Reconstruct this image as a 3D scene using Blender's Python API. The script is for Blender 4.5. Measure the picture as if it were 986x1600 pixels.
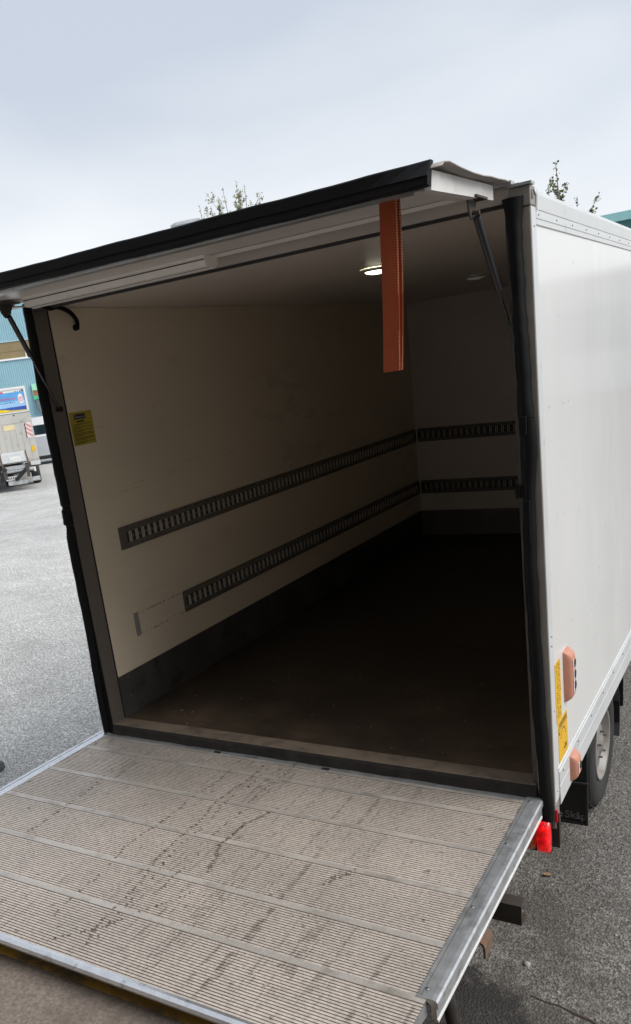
import bpy, math, random
from mathutils import Vector, Matrix, noise as mnoise
R = math.radians
for o in list(bpy.data.objects): bpy.data.objects.remove(o)
S = bpy.context.scene
COL = S.collection

# ------------------------------------------------------------------ camera
yaw, pitch, roll = 0.593986, -0.299781, -0.135973
CAM = Vector((2.82879, -2.80554, 1.58452))
fw = Vector((-math.sin(yaw)*math.cos(pitch), math.cos(yaw)*math.cos(pitch), math.sin(pitch)))
rt = Vector((math.cos(yaw), math.sin(yaw), 0)); up = rt.cross(fw)
rt2 = rt*math.cos(roll)+up*math.sin(roll); up2 = -rt*math.sin(roll)+up*math.cos(roll)
cd = bpy.data.cameras.new('camera'); cam = bpy.data.objects.new('camera', cd); COL.objects.link(cam)
m = Matrix.Identity(4)
for i in range(3):
    m[i][0] = rt2[i]; m[i][1] = up2[i]; m[i][2] = -fw[i]; m[i][3] = CAM[i]
cam.matrix_world = m
cd.sensor_fit = 'VERTICAL'; cd.sensor_height = 36; cd.lens = 1302.27/1600*36
cd.shift_x = (493-400.4)/1600; cd.shift_y = (990.4-800)/1600
cd.clip_start = 0.05; cd.clip_end = 2000
S.camera = cam

# ------------------------------------------------------------------ world, sun, exposure
SUN = Vector((.73, .10, .68)).normalized()
w = bpy.data.worlds.new('World'); S.world = w; w.use_nodes = True
nt = w.node_tree; nt.nodes.clear()
def wn(t): return nt.nodes.new(t)
out = wn('ShaderNodeOutputWorld'); bg1 = wn('ShaderNodeBackground'); bg2 = wn('ShaderNodeBackground')
sky = wn('ShaderNodeTexSky'); sky.sky_type = 'NISHITA'; sky.sun_disc = False
sky.sun_elevation = math.asin(SUN.z); sky.sun_rotation = math.atan2(SUN.x, SUN.y)
nt.links.new(sky.outputs[0], bg1.inputs[0]); bg1.inputs[1].default_value = 0.10
tc = wn('ShaderNodeTexCoord'); sep = wn('ShaderNodeSeparateXYZ'); nt.links.new(tc.outputs['Generated'], sep.inputs[0])
mr = wn('ShaderNodeMapRange'); mr.interpolation_type = 'SMOOTHSTEP'
nt.links.new(sep.outputs[2], mr.inputs[0]); mr.inputs[1].default_value = 0.03; mr.inputs[2].default_value = 0.42
mp = wn('ShaderNodeMapping'); mp.inputs['Scale'].default_value = (1.0, 1.3, 3.6); mp.inputs['Rotation'].default_value = (0.1, 0.12, .5)
nt.links.new(tc.outputs['Generated'], mp.inputs[0])
nz = wn('ShaderNodeTexNoise'); nz.inputs['Scale'].default_value = 1.7; nz.inputs['Detail'].default_value = 5; nz.inputs['Roughness'].default_value = .48; nz.inputs['Distortion'].default_value = .25
nt.links.new(mp.outputs[0], nz.inputs['Vector'])
cr = wn('ShaderNodeMapRange'); nt.links.new(nz.outputs[0], cr.inputs[0])
cr.inputs[1].default_value = .36; cr.inputs[2].default_value = .66; cr.inputs[3].default_value = -.26; cr.inputs[4].default_value = .30
ad = wn('ShaderNodeMath'); ad.operation = 'SUBTRACT'; ad.use_clamp = True
nt.links.new(mr.outputs[0], ad.inputs[0]); nt.links.new(cr.outputs[0], ad.inputs[1])
mx = wn('ShaderNodeMix'); mx.data_type = 'RGBA'; nt.links.new(ad.outputs[0], mx.inputs[0])
mx.inputs[6].default_value = (.500, .513, .525, 1); mx.inputs[7].default_value = (.322, .352, .402, 1)
nt.links.new(mx.outputs[2], bg2.inputs[0]); bg2.inputs[1].default_value = 1.0
ms = wn('ShaderNodeMixShader'); ms.inputs[0].default_value = .94
nt.links.new(bg1.outputs[0], ms.inputs[1]); nt.links.new(bg2.outputs[0], ms.inputs[2]); nt.links.new(ms.outputs[0], out.inputs[0])
sl = bpy.data.lights.new('sun', 'SUN'); sl.energy = 1.5; sl.angle = R(40); sl.color = (1, .96, .9)
so = bpy.data.objects.new('sun', sl); COL.objects.link(so); so.rotation_euler = SUN.to_track_quat('Z', 'Y').to_euler()
S.view_settings.view_transform = 'Standard'; S.view_settings.look = 'None'; S.view_settings.gamma = 1; S.view_settings.exposure = 0.95
S.view_settings.use_curve_mapping = False

# ------------------------------------------------------------------ materials
def M(name, col, rough=.5, metal=0., var=.12, vs=3., bump=0., bs=120., dirt=None, dscale=4., dth=(.55, .7), coat=0., emit=0., stretch=(1, 1, 1), spec=.5, fine=0., fs=150., rvar=.1, streak=None, worn=None):
    """procedural principled: large tone variation, optional fine speckle, optional stain layer, bump"""
    m = bpy.data.materials.new(name); m.use_nodes = True
    t = m.node_tree; b = t.nodes['Principled BSDF']; L = t.links.new
    tc = t.nodes.new('ShaderNodeTexCoord'); mp = t.nodes.new('ShaderNodeMapping'); mp.inputs['Scale'].default_value = stretch
    L(tc.outputs['Object'], mp.inputs[0])
    def nz(s, d=4, r=.55):
        n = t.nodes.new('ShaderNodeTexNoise'); n.inputs['Scale'].default_value = s; n.inputs['Detail'].default_value = d; n.inputs['Roughness'].default_value = r
        L(mp.outputs[0], n.inputs['Vector']); return n
    def rng(src, a, bb, c, d):
        r = t.nodes.new('ShaderNodeMapRange'); L(src, r.inputs[0]); 
        for i, v in enumerate((a, bb, c, d)): r.inputs[i+1].default_value = v
        return r.outputs[0]
    def mul(ca, fac):
        x = t.nodes.new('ShaderNodeVectorMath'); x.operation = 'SCALE'; L(ca, x.inputs[0]); L(fac, x.inputs['Scale']); return x.outputs[0]
    rgb = t.nodes.new('ShaderNodeRGB'); rgb.outputs[0].default_value = (*col, 1); c = rgb.outputs[0]
    n1 = nz(vs)
    c = mul(c, rng(n1.outputs[0], .3, .7, 1-var, 1+var))
    if fine:
        n2 = nz(fs, 2); c = mul(c, rng(n2.outputs[0], .3, .7, 1-fine, 1+fine))
    if dirt:
        n3 = nz(dscale, 7, .62); mk = rng(n3.outputs[0], dth[0], dth[1], 0, 1)
        if worn:        # stain layer fades out with distance from the doorway
            sp_ = t.nodes.new('ShaderNodeSeparateXYZ'); L(tc.outputs['Object'], sp_.inputs[0])
            a_ = t.nodes.new('ShaderNodeMath'); a_.operation = 'ADD'; L(sp_.outputs[1], a_.inputs[0]); L(rng(n1.outputs[0], .3, .7, -.35, .35), a_.inputs[1])
            w_ = t.nodes.new('ShaderNodeMath'); w_.operation = 'MULTIPLY'; L(mk, w_.inputs[0]); L(rng(a_.outputs[0], worn[0], worn[1], 1, .04), w_.inputs[1]); mk = w_.outputs[0]
        x = t.nodes.new('ShaderNodeMix'); x.data_type = 'RGBA'; L(mk, x.inputs[0]); L(c, x.inputs[6]); x.inputs[7].default_value = (*dirt, 1); c = x.outputs[2]
    if streak:      # long thin rub marks left by rolling loads
        sc_, rot, th = streak[1:]
        for kk in range(2):
            m2 = t.nodes.new('ShaderNodeMapping'); m2.inputs['Rotation'].default_value = (0, 0, rot+.22*kk); m2.inputs['Location'].default_value = (3.1*kk, 1.7*kk, 0); m2.inputs['Scale'].default_value = sc_; L(tc.outputs['Object'], m2.inputs[0])
            n4 = t.nodes.new('ShaderNodeTexNoise'); n4.inputs['Scale'].default_value = 1; n4.inputs['Detail'].default_value = 3; n4.inputs['Roughness'].default_value = .5; L(m2.outputs[0], n4.inputs['Vector'])
            n5 = nz(38, 3); n6 = nz(1.6, 2)
            mk4 = rng(n4.outputs[0], th, th+.05, 0, .5); mk5 = rng(n5.outputs[0], .42, .58, 0, 1); mk6 = rng(n6.outputs[0], .42, .56, 0, 1)
            pm = t.nodes.new('ShaderNodeMath'); pm.operation = 'MULTIPLY'; L(mk4, pm.inputs[0]); L(mk5, pm.inputs[1])
            pm2 = t.nodes.new('ShaderNodeMath'); pm2.operation = 'MULTIPLY'; L(pm.outputs[0], pm2.inputs[0]); L(mk6, pm2.inputs[1])
            x = t.nodes.new('ShaderNodeMix'); x.data_type = 'RGBA'; L(pm2.outputs[0], x.inputs[0]); L(c, x.inputs[6]); x.inputs[7].default_value = (*streak[0], 1); c = x.outputs[2]
    L(c, b.inputs['Base Color'])
    L(rng(n1.outputs[0], .3, .7, max(.02, rough-rvar*rough), min(1, rough+rvar*rough)), b.inputs['Roughness'])
    b.inputs['Metallic'].default_value = metal; b.inputs['Specular IOR Level'].default_value = spec
    b.inputs['Coat Weight'].default_value = coat; b.inputs['Coat Roughness'].default_value = .08
    if bump:
        bn = nz(bs, 3); bm = t.nodes.new('ShaderNodeBump'); bm.inputs['Strength'].default_value = bump; bm.inputs['Distance'].default_value = .01
        L(bn.outputs[0], bm.inputs['Height']); L(bm.outputs[0], b.inputs['Normal'])
    if emit:
        L(c, b.inputs['Emission Color']); b.inputs['Emission Strength'].default_value = emit
    return m

MAT = {}
def mk(k, *a, **kw): MAT[k] = M(k, *a, **kw)
mk('white_paint', (.76, .768, .762), .24, var=.04, vs=1.2, bump=.03, bs=7, coat=.35, stretch=(1, 1, .35), dirt=(.82, .82, .81), dscale=4, dth=(.52, .75), rvar=.25)
mk('cream_lining', (.80, .70, .555), .30, var=.05, vs=1.5, bump=.02, bs=60, dirt=(.56, .45, .33), dscale=3.2, dth=(.60, .80), stretch=(1, .5, 1.6))
mk('ceiling_lining', (.76, .69, .63), .32, var=.05, bump=.02, bs=50)
mk('front_lining', (.80, .73, .66), .4, var=.05, bump=.02, bs=50)
mk('aluminium', (.55, .56, .57), .38, metal=.75, var=.08, vs=6, bump=.05, bs=90, dirt=(.33, .32, .30), dscale=9, dth=(.55, .75))
mk('post_aluminium', (.20, .178, .152), .42, metal=.3, var=.10, vs=2, bump=.02, bs=30, dirt=(.20, .18, .16), dscale=5, dth=(.56, .76), stretch=(1, 1, .4))
mk('painted_trim', (.66, .68, .69), .35, metal=.1, var=.05, vs=4, dirt=(.45, .45, .44), dscale=10, dth=(.6, .8))
mk('corner_trim', (.29, .272, .245), .4, metal=.2, var=.06, vs=4, dirt=(.36, .34, .31), dscale=8, dth=(.55, .8))
mk('rubber', (.005, .005, .006), .62, var=.3, vs=6, bump=.08, bs=40, spec=.22)
mk('rubber_grey', (.032, .032, .034), .6, var=.2, vs=8)
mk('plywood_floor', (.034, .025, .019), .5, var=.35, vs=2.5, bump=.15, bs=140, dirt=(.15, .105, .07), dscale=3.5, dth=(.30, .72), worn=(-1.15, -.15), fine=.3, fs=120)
mk('sill_rubber', (.028, .024, .021), .7, var=.4, vs=20, spec=.3)
mk('header_paint', (.55, .51, .475), .4, var=.05, vs=3)
mk('rail_channel', (.055, .050, .044), .55, metal=.2, var=.2, vs=9)
mk('pale_metal', (.36, .34, .32), .5, metal=.2, var=.1, vs=20)
mk('kick_metal', (.10, .095, .09), .5, metal=.4, var=.25, vs=4, dirt=(.05, .045, .04), dscale=6)
mk('sill_metal', (.26, .205, .155), .5, metal=.1, var=.15, vs=6, dirt=(.13, .11, .09), dscale=9, dth=(.5, .68))
mk('rail_steel', (.20, .185, .165), .5, metal=.3, var=.15, vs=5)
mk('rail_glint', (.80, .74, .66), .36, metal=.4, var=.1, vs=20)  # pale colour paints the light caught by the raised slot edges
mk('deck', (.60, .535, .475), .50, metal=.15, var=.12, vs=2.2, bump=.05, bs=160, dirt=(.26, .215, .185), dscale=26, dth=(.62, .72), fine=.16, fs=75, streak=((.22, .18, .155), (48., .8, 1.), .12, .585))
mk('deck_seam', (.55, .51, .465), .42, metal=.3, var=.12, vs=5, dirt=(.28, .25, .22), dscale=8, dth=(.5, .75), fine=.08)
mk('track_dirt', (.17, .135, .11), .8, var=.3, vs=30)
mk('groove_grime_shade', (.24, .20, .17), .85, var=.3, vs=4)
mk('galvanised', (.62, .64, .66), .36, metal=.7, var=.14, vs=18, bump=.04, bs=60, dirt=(.36, .36, .36), dscale=16, dth=(.52, .72))
mk('polished_edge', (.80, .81, .82), .25, metal=.85, var=.1, vs=25, dirt=(.35, .34, .33), dscale=20, dth=(.55, .7))
mk('dark_steel', (.075, .066, .058), .6, metal=.3, var=.2, vs=8, bump=.08, bs=60, dirt=(.16, .10, .06), dscale=10, dth=(.58, .75))
mk('rusty_steel', (.16, .11, .08), .7, metal=.2, var=.3, vs=10, bump=.1, bs=80, dirt=(.22, .10, .05), dscale=12)
mk('black_plastic', (.016, .016, .017), .45, var=.2, vs=6, bump=.03, bs=60)
mk('tyre_rubber', (.028, .028, .028), .7, var=.2, vs=8, bump=.05, bs=80)
mk('rim_paint', (.26, .25, .24), .5, metal=.2, var=.15, vs=8, dirt=(.22, .17, .13), dscale=14)
mk('dark_hole', (.02, .02, .02), .8, var=.1)
mk('salmon_rubber', (.58, .265, .19), .45, var=.08, vs=20, bump=.03, bs=120)
mk('white_lens', (.85, .85, .83), .2, var=.04)
mk('mud_text', (.22, .22, .22), .7, var=.4, vs=22)
mk('yellow_sticker', (.80, .47, .02), .4, var=.04, vs=12)
mk('sticker_ink', (.03, .025, .02), .5, var=.1)
mk('yellow_label', (.44, .36, .045), .45, var=.08, vs=12)
mk('label_navy', (.02, .02, .05), .4, var=.1)
mk('label_lettering', (.35, .33, .42), .5, var=.1)
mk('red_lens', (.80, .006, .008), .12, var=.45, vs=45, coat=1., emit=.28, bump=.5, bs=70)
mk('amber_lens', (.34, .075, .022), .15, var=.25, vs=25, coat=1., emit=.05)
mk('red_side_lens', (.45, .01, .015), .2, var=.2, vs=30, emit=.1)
mk('strap', (.37, .070, .014), .8, var=.12, vs=6, bump=.25, bs=500, dirt=(.26, .030, .012), dscale=3, dth=(.42, .75))
mk('strap_stitch', (.72, .42, .28), .8, var=.2, vs=80)
mk('lamp_lens', (.95, .95, .72), .3, var=.05, emit=3.0)
mk('lamp_lens_dim', (.40, .39, .33), .2, var=.05, emit=.05)
mk('lamp_frame', (.55, .55, .5), .35, metal=.4)
mk('light_housing', (.92, .89, .85), .4, var=.05, vs=6, dirt=(.4, .37, .33), dscale=12, dth=(.6, .8))
mk('flap_inner', (.74, .69, .655), .30, metal=.0, var=.06, vs=3)
mk('flap_top', (.34, .31, .29), .5, metal=.1, var=.12, vs=3, bump=.05, bs=20)
mk('flap_side', (.74, .73, .71), .35, var=.06, vs=6, dirt=(.5, .48, .45), dscale=14, dth=(.55, .75))
mk('strut_black', (.012, .013, .018), .3, var=.1, coat=.4)
mk('strut_rod', (.10, .10, .11), .25, metal=1)
mk('screw_metal', (.22, .21, .2), .4, metal=.7)
mk('wall_smear', (.50, .385, .26), .5, var=.1)
mk('scuff', (.16, .13, .10), .6, var=.2)
mk('concrete', (.225, .185, .155), .75, var=.12, vs=1.6, bump=.4, bs=70, dirt=(.15, .12, .098), dscale=5, dth=(.48, .68), fine=.30, fs=90)
mk('dock_yellow', (.42, .24, .035), .6, var=.2, vs=6, dirt=(.12, .09, .06), dscale=10, dth=(.45, .65))
mk('building_panel', (.60, .57, .53), .6, var=.08, vs=1)
mk('building_ceiling', (.30, .28, .25), .7, var=.08, vs=1)
mk('blue_cladding', (.30, .50, .575), .45, var=.06, vs=.8)
mk('blue_trim', (.36, .52, .58), .45)
mk('white_frame', (.82, .82, .82), .4, var=.03)
mk('ochre_glass', (.24, .185, .09), .12, var=.15, vs=1.2)
mk('teal_fascia', (.33, .62, .62), .4, var=.05)
mk('teal_wall', (.045, .15, .165), .4, var=.12, vs=1)
mk('teal_glass', (.06, .12, .16), .08, var=.1)
mk('grey_lift', (.56, .55, .51), .5, metal=.2, var=.07, vs=2, fine=.06, fs=40, dirt=(.3, .28, .25), dscale=4, dth=(.58, .78))
mk('sign_white', (.80, .80, .79), .4, var=.03)
mk('sign_sky_blue', (.12, .40, .78), .35, var=.15, vs=1.5)
mk('sign_pale_blue', (.34, .58, .86), .35, var=.06, vs=1.5)
mk('sign_deep_blue', (.045, .10, .42), .35)
mk('sign_yellow', (.85, .62, .02), .35, var=.05)
mk('sign_red', (.70, .03, .07), .4)
mk('sign_ink', (.10, .22, .38), .4)
mk('sign_dark', (.05, .10, .08), .4)
mk('cream_plate', (.78, .66, .38), .4)
mk('reflex_red', (.66, .27, .26), .3)
mk('reflex_white', (.78, .70, .68), .3)
mk('plate_white', (.75, .76, .78), .35)
mk('silver_paint', (.52, .54, .58), .25, metal=.3, coat=.6, var=.03)
mk('car_white', (.80, .80, .82), .25, coat=.6, var=.03)
mk('car_glass', (.012, .025, .035), .06, var=.1)
mk('sign_green', (.10, .52, .30), .4)
mk('sign_mint', (.35, .75, .52), .4)
mk('sign_brown', (.30, .13, .06), .4, var=.5, vs=6)
mk('grey_canvas', (.16, .19, .20), .6)
mk('lamp_pole', (.35, .36, .37), .4, metal=.5)
mk('lamp_head', (.42, .43, .45), .35, metal=.2)
mk('birch_bark', (.30, .27, .24), .8, var=.3, vs=6, dirt=(.06, .05, .04), dscale=5, stretch=(1, 1, .4))
mk('twig', (.12, .085, .06), .8)
mk('birch_leaf', (.20, .22, .07), .6, var=.35, vs=3)
mk('birch_leaf_dark', (.12, .135, .06), .6, var=.35, vs=3)
mk('dry_leaf', (.34, .21, .11), .7, var=.2, vs=40)
mk('stone', (.38, .36, .34), .8, var=.2, vs=30)
mk('crack_rust', (.055, .032, .02), .9, var=.3, vs=20)
mk('bollard_grey', (.075, .085, .08), .45, var=.1)
mk('debris', (.42, .38, .32), .8, var=.2, vs=30)
mk('warehouse_pale', (.74, .74, .72), .5, var=.05, vs=.6)
mk('window_glass', (.30, .32, .33), .08)

def asphalt():
    m = bpy.data.materials.new('asphalt'); m.use_nodes = True
    t = m.node_tree; b = t.nodes['Principled BSDF']; L = t.links.new
    g = t.nodes.new('ShaderNodeNewGeometry'); P = g.outputs['Position']
    def node(k, **kw):
        n = t.nodes.new(k)
        for a, v in kw.items(): n.inputs[a].default_value = v
        return n
    def rng(src, a, bb, c, d, smooth=False):
        r = t.nodes.new('ShaderNodeMapRange'); L(src, r.inputs[0])
        if smooth: r.interpolation_type = 'SMOOTHSTEP'
        for i, v in enumerate((a, bb, c, d)): r.inputs[i+1].default_value = v
        return r.outputs[0]
    def math_(op, x, y):
        n = t.nodes.new('ShaderNodeMath'); n.operation = op
        for i, v in enumerate((x, y)):
            if isinstance(v, (int, float)): n.inputs[i].default_value = v
            else: L(v, n.inputs[i])
        return n.outputs[0]
    v1 = node('ShaderNodeTexVoronoi', Scale=115.); L(P, v1.inputs['Vector'])
    v2 = node('ShaderNodeTexVoronoi', Scale=210.); L(P, v2.inputs['Vector'])
    n1 = node('ShaderNodeTexNoise', Scale=2.2, Detail=6., Roughness=.6); L(P, n1.inputs['Vector'])
    n2 = node('ShaderNodeTexNoise', Scale=.35, Detail=5., Roughness=.55); L(P, n2.inputs['Vector'])
    n3 = node('ShaderNodeTexNoise', Scale=48., Detail=5., Roughness=.7); L(P, n3.inputs['Vector'])
    sepc = t.nodes.new('ShaderNodeSeparateColor'); L(v1.outputs['Color'], sepc.inputs[0])
    sepd = t.nodes.new('ShaderNodeSeparateColor'); L(v2.outputs['Color'], sepd.inputs[0])
    val = math_('MULTIPLY', rng(sepc.outputs[0], 0, 1, .50, 1.50), rng(sepd.outputs[0], 0, 1, .78, 1.22))
    val = math_('MULTIPLY', val, rng(n1.outputs[0], .3, .7, .86, 1.12))
    val = math_('MULTIPLY', val, rng(n2.outputs[0], .3, .7, .86, 1.12))
    val = math_('MULTIPLY', val, rng(n3.outputs[0], .32, .68, .62, 1.32))
    val = math_('MULTIPLY', val, rng(sepc.outputs[1], .90, .97, 1, 1.35))       # pale stones
    val = math_('MULTIPLY', val, rng(sepd.outputs[1], .86, .95, 1, .6))       # pits
    # old dark tar patch with a ragged edge, platform shade painted in with it
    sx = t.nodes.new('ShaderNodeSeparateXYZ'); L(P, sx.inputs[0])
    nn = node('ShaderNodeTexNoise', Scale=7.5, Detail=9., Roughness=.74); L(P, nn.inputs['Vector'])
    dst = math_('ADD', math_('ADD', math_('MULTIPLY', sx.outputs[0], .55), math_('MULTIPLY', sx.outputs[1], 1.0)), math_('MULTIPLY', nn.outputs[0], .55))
    tar_shade = math_('MULTIPLY', rng(dst, 1.03, 1.07, 1, 0), rng(sx.outputs[0], 1.3, 1.5, 0, 1))          # 1 inside the patch
    nn2 = node('ShaderNodeTexNoise', Scale=3.2, Detail=7., Roughness=.7); L(P, nn2.inputs['Vector'])
    near = rng(math_('ADD', math_('MULTIPLY', sx.outputs[0], -.4), sx.outputs[1]), -1.3, 1.1, 1, 0, True)
    inx = rng(sx.outputs[0], .8, 1.4, 0, 1)
    worn = math_('MULTIPLY', math_('MULTIPLY', near, inx), rng(nn2.outputs[0], .46, .62, 0, 1))
    yard_shade = rng(math_('ADD', sx.outputs[0], math_('MULTIPLY', n2.outputs[0], 1.2)), .2, 2.2, 0, 1, True)   # pale dusty yard on one side, shade painted into the dock side's colour
    c0 = t.nodes.new('ShaderNodeMix'); c0.data_type = 'RGBA'; L(yard_shade, c0.inputs[0]); c0.inputs[6].default_value = (.56, .553, .53, 1); c0.inputs[7].default_value = (.19, .178, .163, 1)
    sc = t.nodes.new('ShaderNodeVectorMath'); sc.operation = 'SCALE'; L(c0.outputs[2], sc.inputs[0]); L(val, sc.inputs['Scale'])
    x1 = t.nodes.new('ShaderNodeMix'); x1.data_type = 'RGBA'; L(math_('MULTIPLY', worn, .8), x1.inputs[0]); L(sc.outputs[0], x1.inputs[6]); x1.inputs[7].default_value = (.075, .067, .057, 1)
    x2 = t.nodes.new('ShaderNodeMix'); x2.data_type = 'RGBA'; L(math_('MULTIPLY', tar_shade, .85), x2.inputs[0]); L(x1.outputs[2], x2.inputs[6]); x2.inputs[7].default_value = (.030, .027, .027, 1)
    L(x2.outputs[2], b.inputs['Base Color'])
    b.inputs['Roughness'].default_value = .72; b.inputs['Specular IOR Level'].default_value = .45
    h = math_('ADD', math_('MULTIPLY', v1.outputs['Distance'], 1.0), math_('ADD', math_('MULTIPLY', n3.outputs[0], 1.1), math_('MULTIPLY', tar_shade, -1.2)))
    bm = t.nodes.new('ShaderNodeBump'); bm.inputs['Strength'].default_value = .5; bm.inputs['Distance'].default_value = .008
    L(h, bm.inputs['Height']); L(bm.outputs[0], b.inputs['Normal'])
    return m
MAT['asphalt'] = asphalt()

# ------------------------------------------------------------------ builders
OFF = Vector((0, 0, 0)); SHEAR = [0.0]
def link(name, me, parent=None, kind=None):
    o = bpy.data.objects.new(name, me); COL.objects.link(o)
    if parent is not None: o.parent = parent
    if kind: o['kind'] = kind
    return o
def tag(o, label, cat, group=None):
    o['label'] = label; o['category'] = cat
    if group: o['group'] = group
    return o
def thing(name, label, cat, loc=(0, 0, 0), rz=0, group=None):
    o = bpy.data.objects.new(name, None); COL.objects.link(o); o.location = loc; o.rotation_euler = (0, 0, rz)
    o.empty_display_size = .2
    return tag(o, label, cat, group)
class MB:
    def __init__(s): s.v = []; s.f = []; s.mi = []; s.sm = []
    def add(s, vs, fs, mi=0, sm=False):
        b = len(s.v); s.v += [Vector(p) for p in vs]
        for f in fs: s.f.append([b+i for i in f]); s.mi.append(mi); s.sm.append(sm)
        return s
    def box(s, x0, x1, y0, y1, z0, z1, bev=0., mi=0):
        if bev <= 0:
            vs = [(x, y, z) for z in (z0, z1) for y in (y0, y1) for x in (x0, x1)]
            return s.add(vs, [(0, 2, 3, 1), (4, 5, 7, 6), (0, 1, 5, 4), (2, 6, 7, 3), (0, 4, 6, 2), (1, 3, 7, 5)], mi)
        import bmesh
        bm = bmesh.new(); bmesh.ops.create_cube(bm, size=1)
        for v in bm.verts:
            v.co = Vector(((x0+x1)/2+v.co.x*(x1-x0), (y0+y1)/2+v.co.y*(y1-y0), (z0+z1)/2+v.co.z*(z1-z0)))
        bmesh.ops.bevel(bm, geom=bm.edges[:], offset=bev, segments=2, affect='EDGES', profile=.5)
        bm.verts.index_update()
        s.add([v.co.copy() for v in bm.verts], [[v.index for v in f.verts] for f in bm.faces], mi); bm.free(); return s
    def prism(s, prof, axis, a, b, mi=0, sm=False, cap=True):
        """profile polygon [(p,q)] swept along axis ('x': p=y,q=z; 'y': p=x,q=z; 'z': p=x,q=y); a,b scalars"""
        n = len(prof)
        def P(p, q, t): return {'x': (t, p, q), 'y': (p, t, q), 'z': (p, q, t)}[axis]
        vs = [P(p, q, a) for p, q in prof]+[P(p, q, b) for p, q in prof]
        fs = [(i, (i+1) % n, n+(i+1) % n, n+i) for i in range(n)]
        s.add(vs, fs, mi, sm)
        if cap: s.add(vs, [list(range(n))[::-1], list(range(n, 2*n))], mi)
        return s
    def tube(s, pts, r, n=10, mi=0, cap=True, sm=True):
        pts = [Vector(p) for p in pts]; rr = r if isinstance(r, (list, tuple)) else [r]*len(pts)
        vs = []; prev = None
        for i, p in enumerate(pts):
            d = (pts[min(i+1, len(pts)-1)]-pts[max(i-1, 0)]).normalized()
            a = Vector((0, 0, 1)) if abs(d.z) < .9 else Vector((1, 0, 0))
            if prev is not None: a = prev
            u = (a-d*a.dot(d)).normalized(); prev = u; v = d.cross(u)
            for k in range(n):
                t = 2*math.pi*k/n; vs.append(p+(u*math.cos(t)+v*math.sin(t))*rr[i])
        fs = [(i*n+k, i*n+(k+1) % n, (i+1)*n+(k+1) % n, (i+1)*n+k) for i in range(len(pts)-1) for k in range(n)]
        s.add(vs, fs, mi, sm)
        if cap:
            b = len(pts)-1; s.add(vs[:n], [list(range(n))[::-1]], mi); s.add(vs[b*n:], [list(range(n))], mi)
        return s
    def lathe(s, prof, c, axis, n=32, mi=0, sm=True):
        """prof [(r, t)] around axis 'x'/'y'/'z' through c"""
        c = Vector(c); vs = []
        for r, t in prof:
            for k in range(n):
                a = 2*math.pi*k/n; p, q = r*math.cos(a), r*math.sin(a)
                vs.append(c+Vector({'x': (t, p, q), 'y': (p, t, q), 'z': (p, q, t)}[axis]))
        fs = [(i*n+k, i*n+(k+1) % n, (i+1)*n+(k+1) % n, (i+1)*n+k) for i in range(len(prof)-1) for k in range(n)]
        return s.add(vs, fs, mi, sm)
    def quad(s, a, b, c, d, mi=0): return s.add([a, b, c, d], [(0, 1, 2, 3)], mi)
    def build(s, name, mat, parent=None, kind=None, smooth=None):
        me = bpy.data.meshes.new(name)
        vs = [Vector((p.x+SHEAR[0]*p.z, p.y, p.z))-OFF for p in s.v]
        me.from_pydata(vs, [], s.f)
        for mm in (mat if isinstance(mat, (list, tuple)) else [mat]): me.materials.append(MAT[mm])
        me.polygons.foreach_set('material_index', s.mi)
        me.polygons.foreach_set('use_smooth', s.sm if smooth is None else [smooth]*len(s.f))
        me.update()
        import bmesh
        bm = bmesh.new(); bm.from_mesh(me); bmesh.ops.recalc_face_normals(bm, faces=bm.faces); bm.to_mesh(me); bm.free()
        return link(name, me, parent, kind)
def box(name, mat, parent, *a, bev=0., kind=None): return MB().box(*a, bev=bev).build(name, mat, parent, kind)
def text_mb(txt, size, origin, ux, uy, mi=0):
    """lettering as a thin mesh laid on the plane spanned by ux, uy"""
    cu = bpy.data.curves.new('t', 'FONT'); cu.body = txt; cu.size = size; cu.resolution_u = 3; cu.offset = size*.012
    ob = bpy.data.objects.new('t', cu); COL.objects.link(ob)
    me = bpy.data.meshes.new_from_object(ob.evaluated_get(bpy.context.evaluated_depsgraph_get()))
    o = Vector(origin); ux = Vector(ux); uy = Vector(uy)
    mb = MB(); mb.add([o+ux*v.co.x+uy*v.co.y for v in me.vertices], [list(p.vertices) for p in me.polygons], mi)
    bpy.data.objects.remove(ob); bpy.data.curves.remove(cu); bpy.data.meshes.remove(me)
    return mb
G = -0.69     # asphalt level (trailer floor is z = 0)

# ------------------------------------------------------------------ setting
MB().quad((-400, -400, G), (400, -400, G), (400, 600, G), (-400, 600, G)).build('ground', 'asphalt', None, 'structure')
gnd = bpy.data.objects['ground']
# rusty crack across the asphalt beside the lift
random.seed(4)
pts = [(2.12, -.300), (2.17, -.312), (2.22, -.312), (2.27, -.328), (2.33, -.340), (2.40, -.372), (2.50, -.40)]
mb = MB()
for (a, b), (c, d) in zip(pts[:-1], pts[1:]):
    w0, w1 = random.uniform(.002, .005), random.uniform(.002, .005)
    mb.quad((a, b-w0, G+.003), (c, d-w1, G+.003), (c, d+w1, G+.003), (a, b+w0, G+.003))
mb.build('crack', 'crack_rust', gnd)

DZ = -.13
MB().box(-9, 13, -10, -1.285, G-.02, DZ).build('dock_floor', 'concrete', None, 'structure')
dk = bpy.data.objects['dock_floor']
box('edge_strip', 'dock_yellow', dk, -.19, 3.39, -1.392, -1.281, DZ-.10, DZ+.004)

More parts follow.
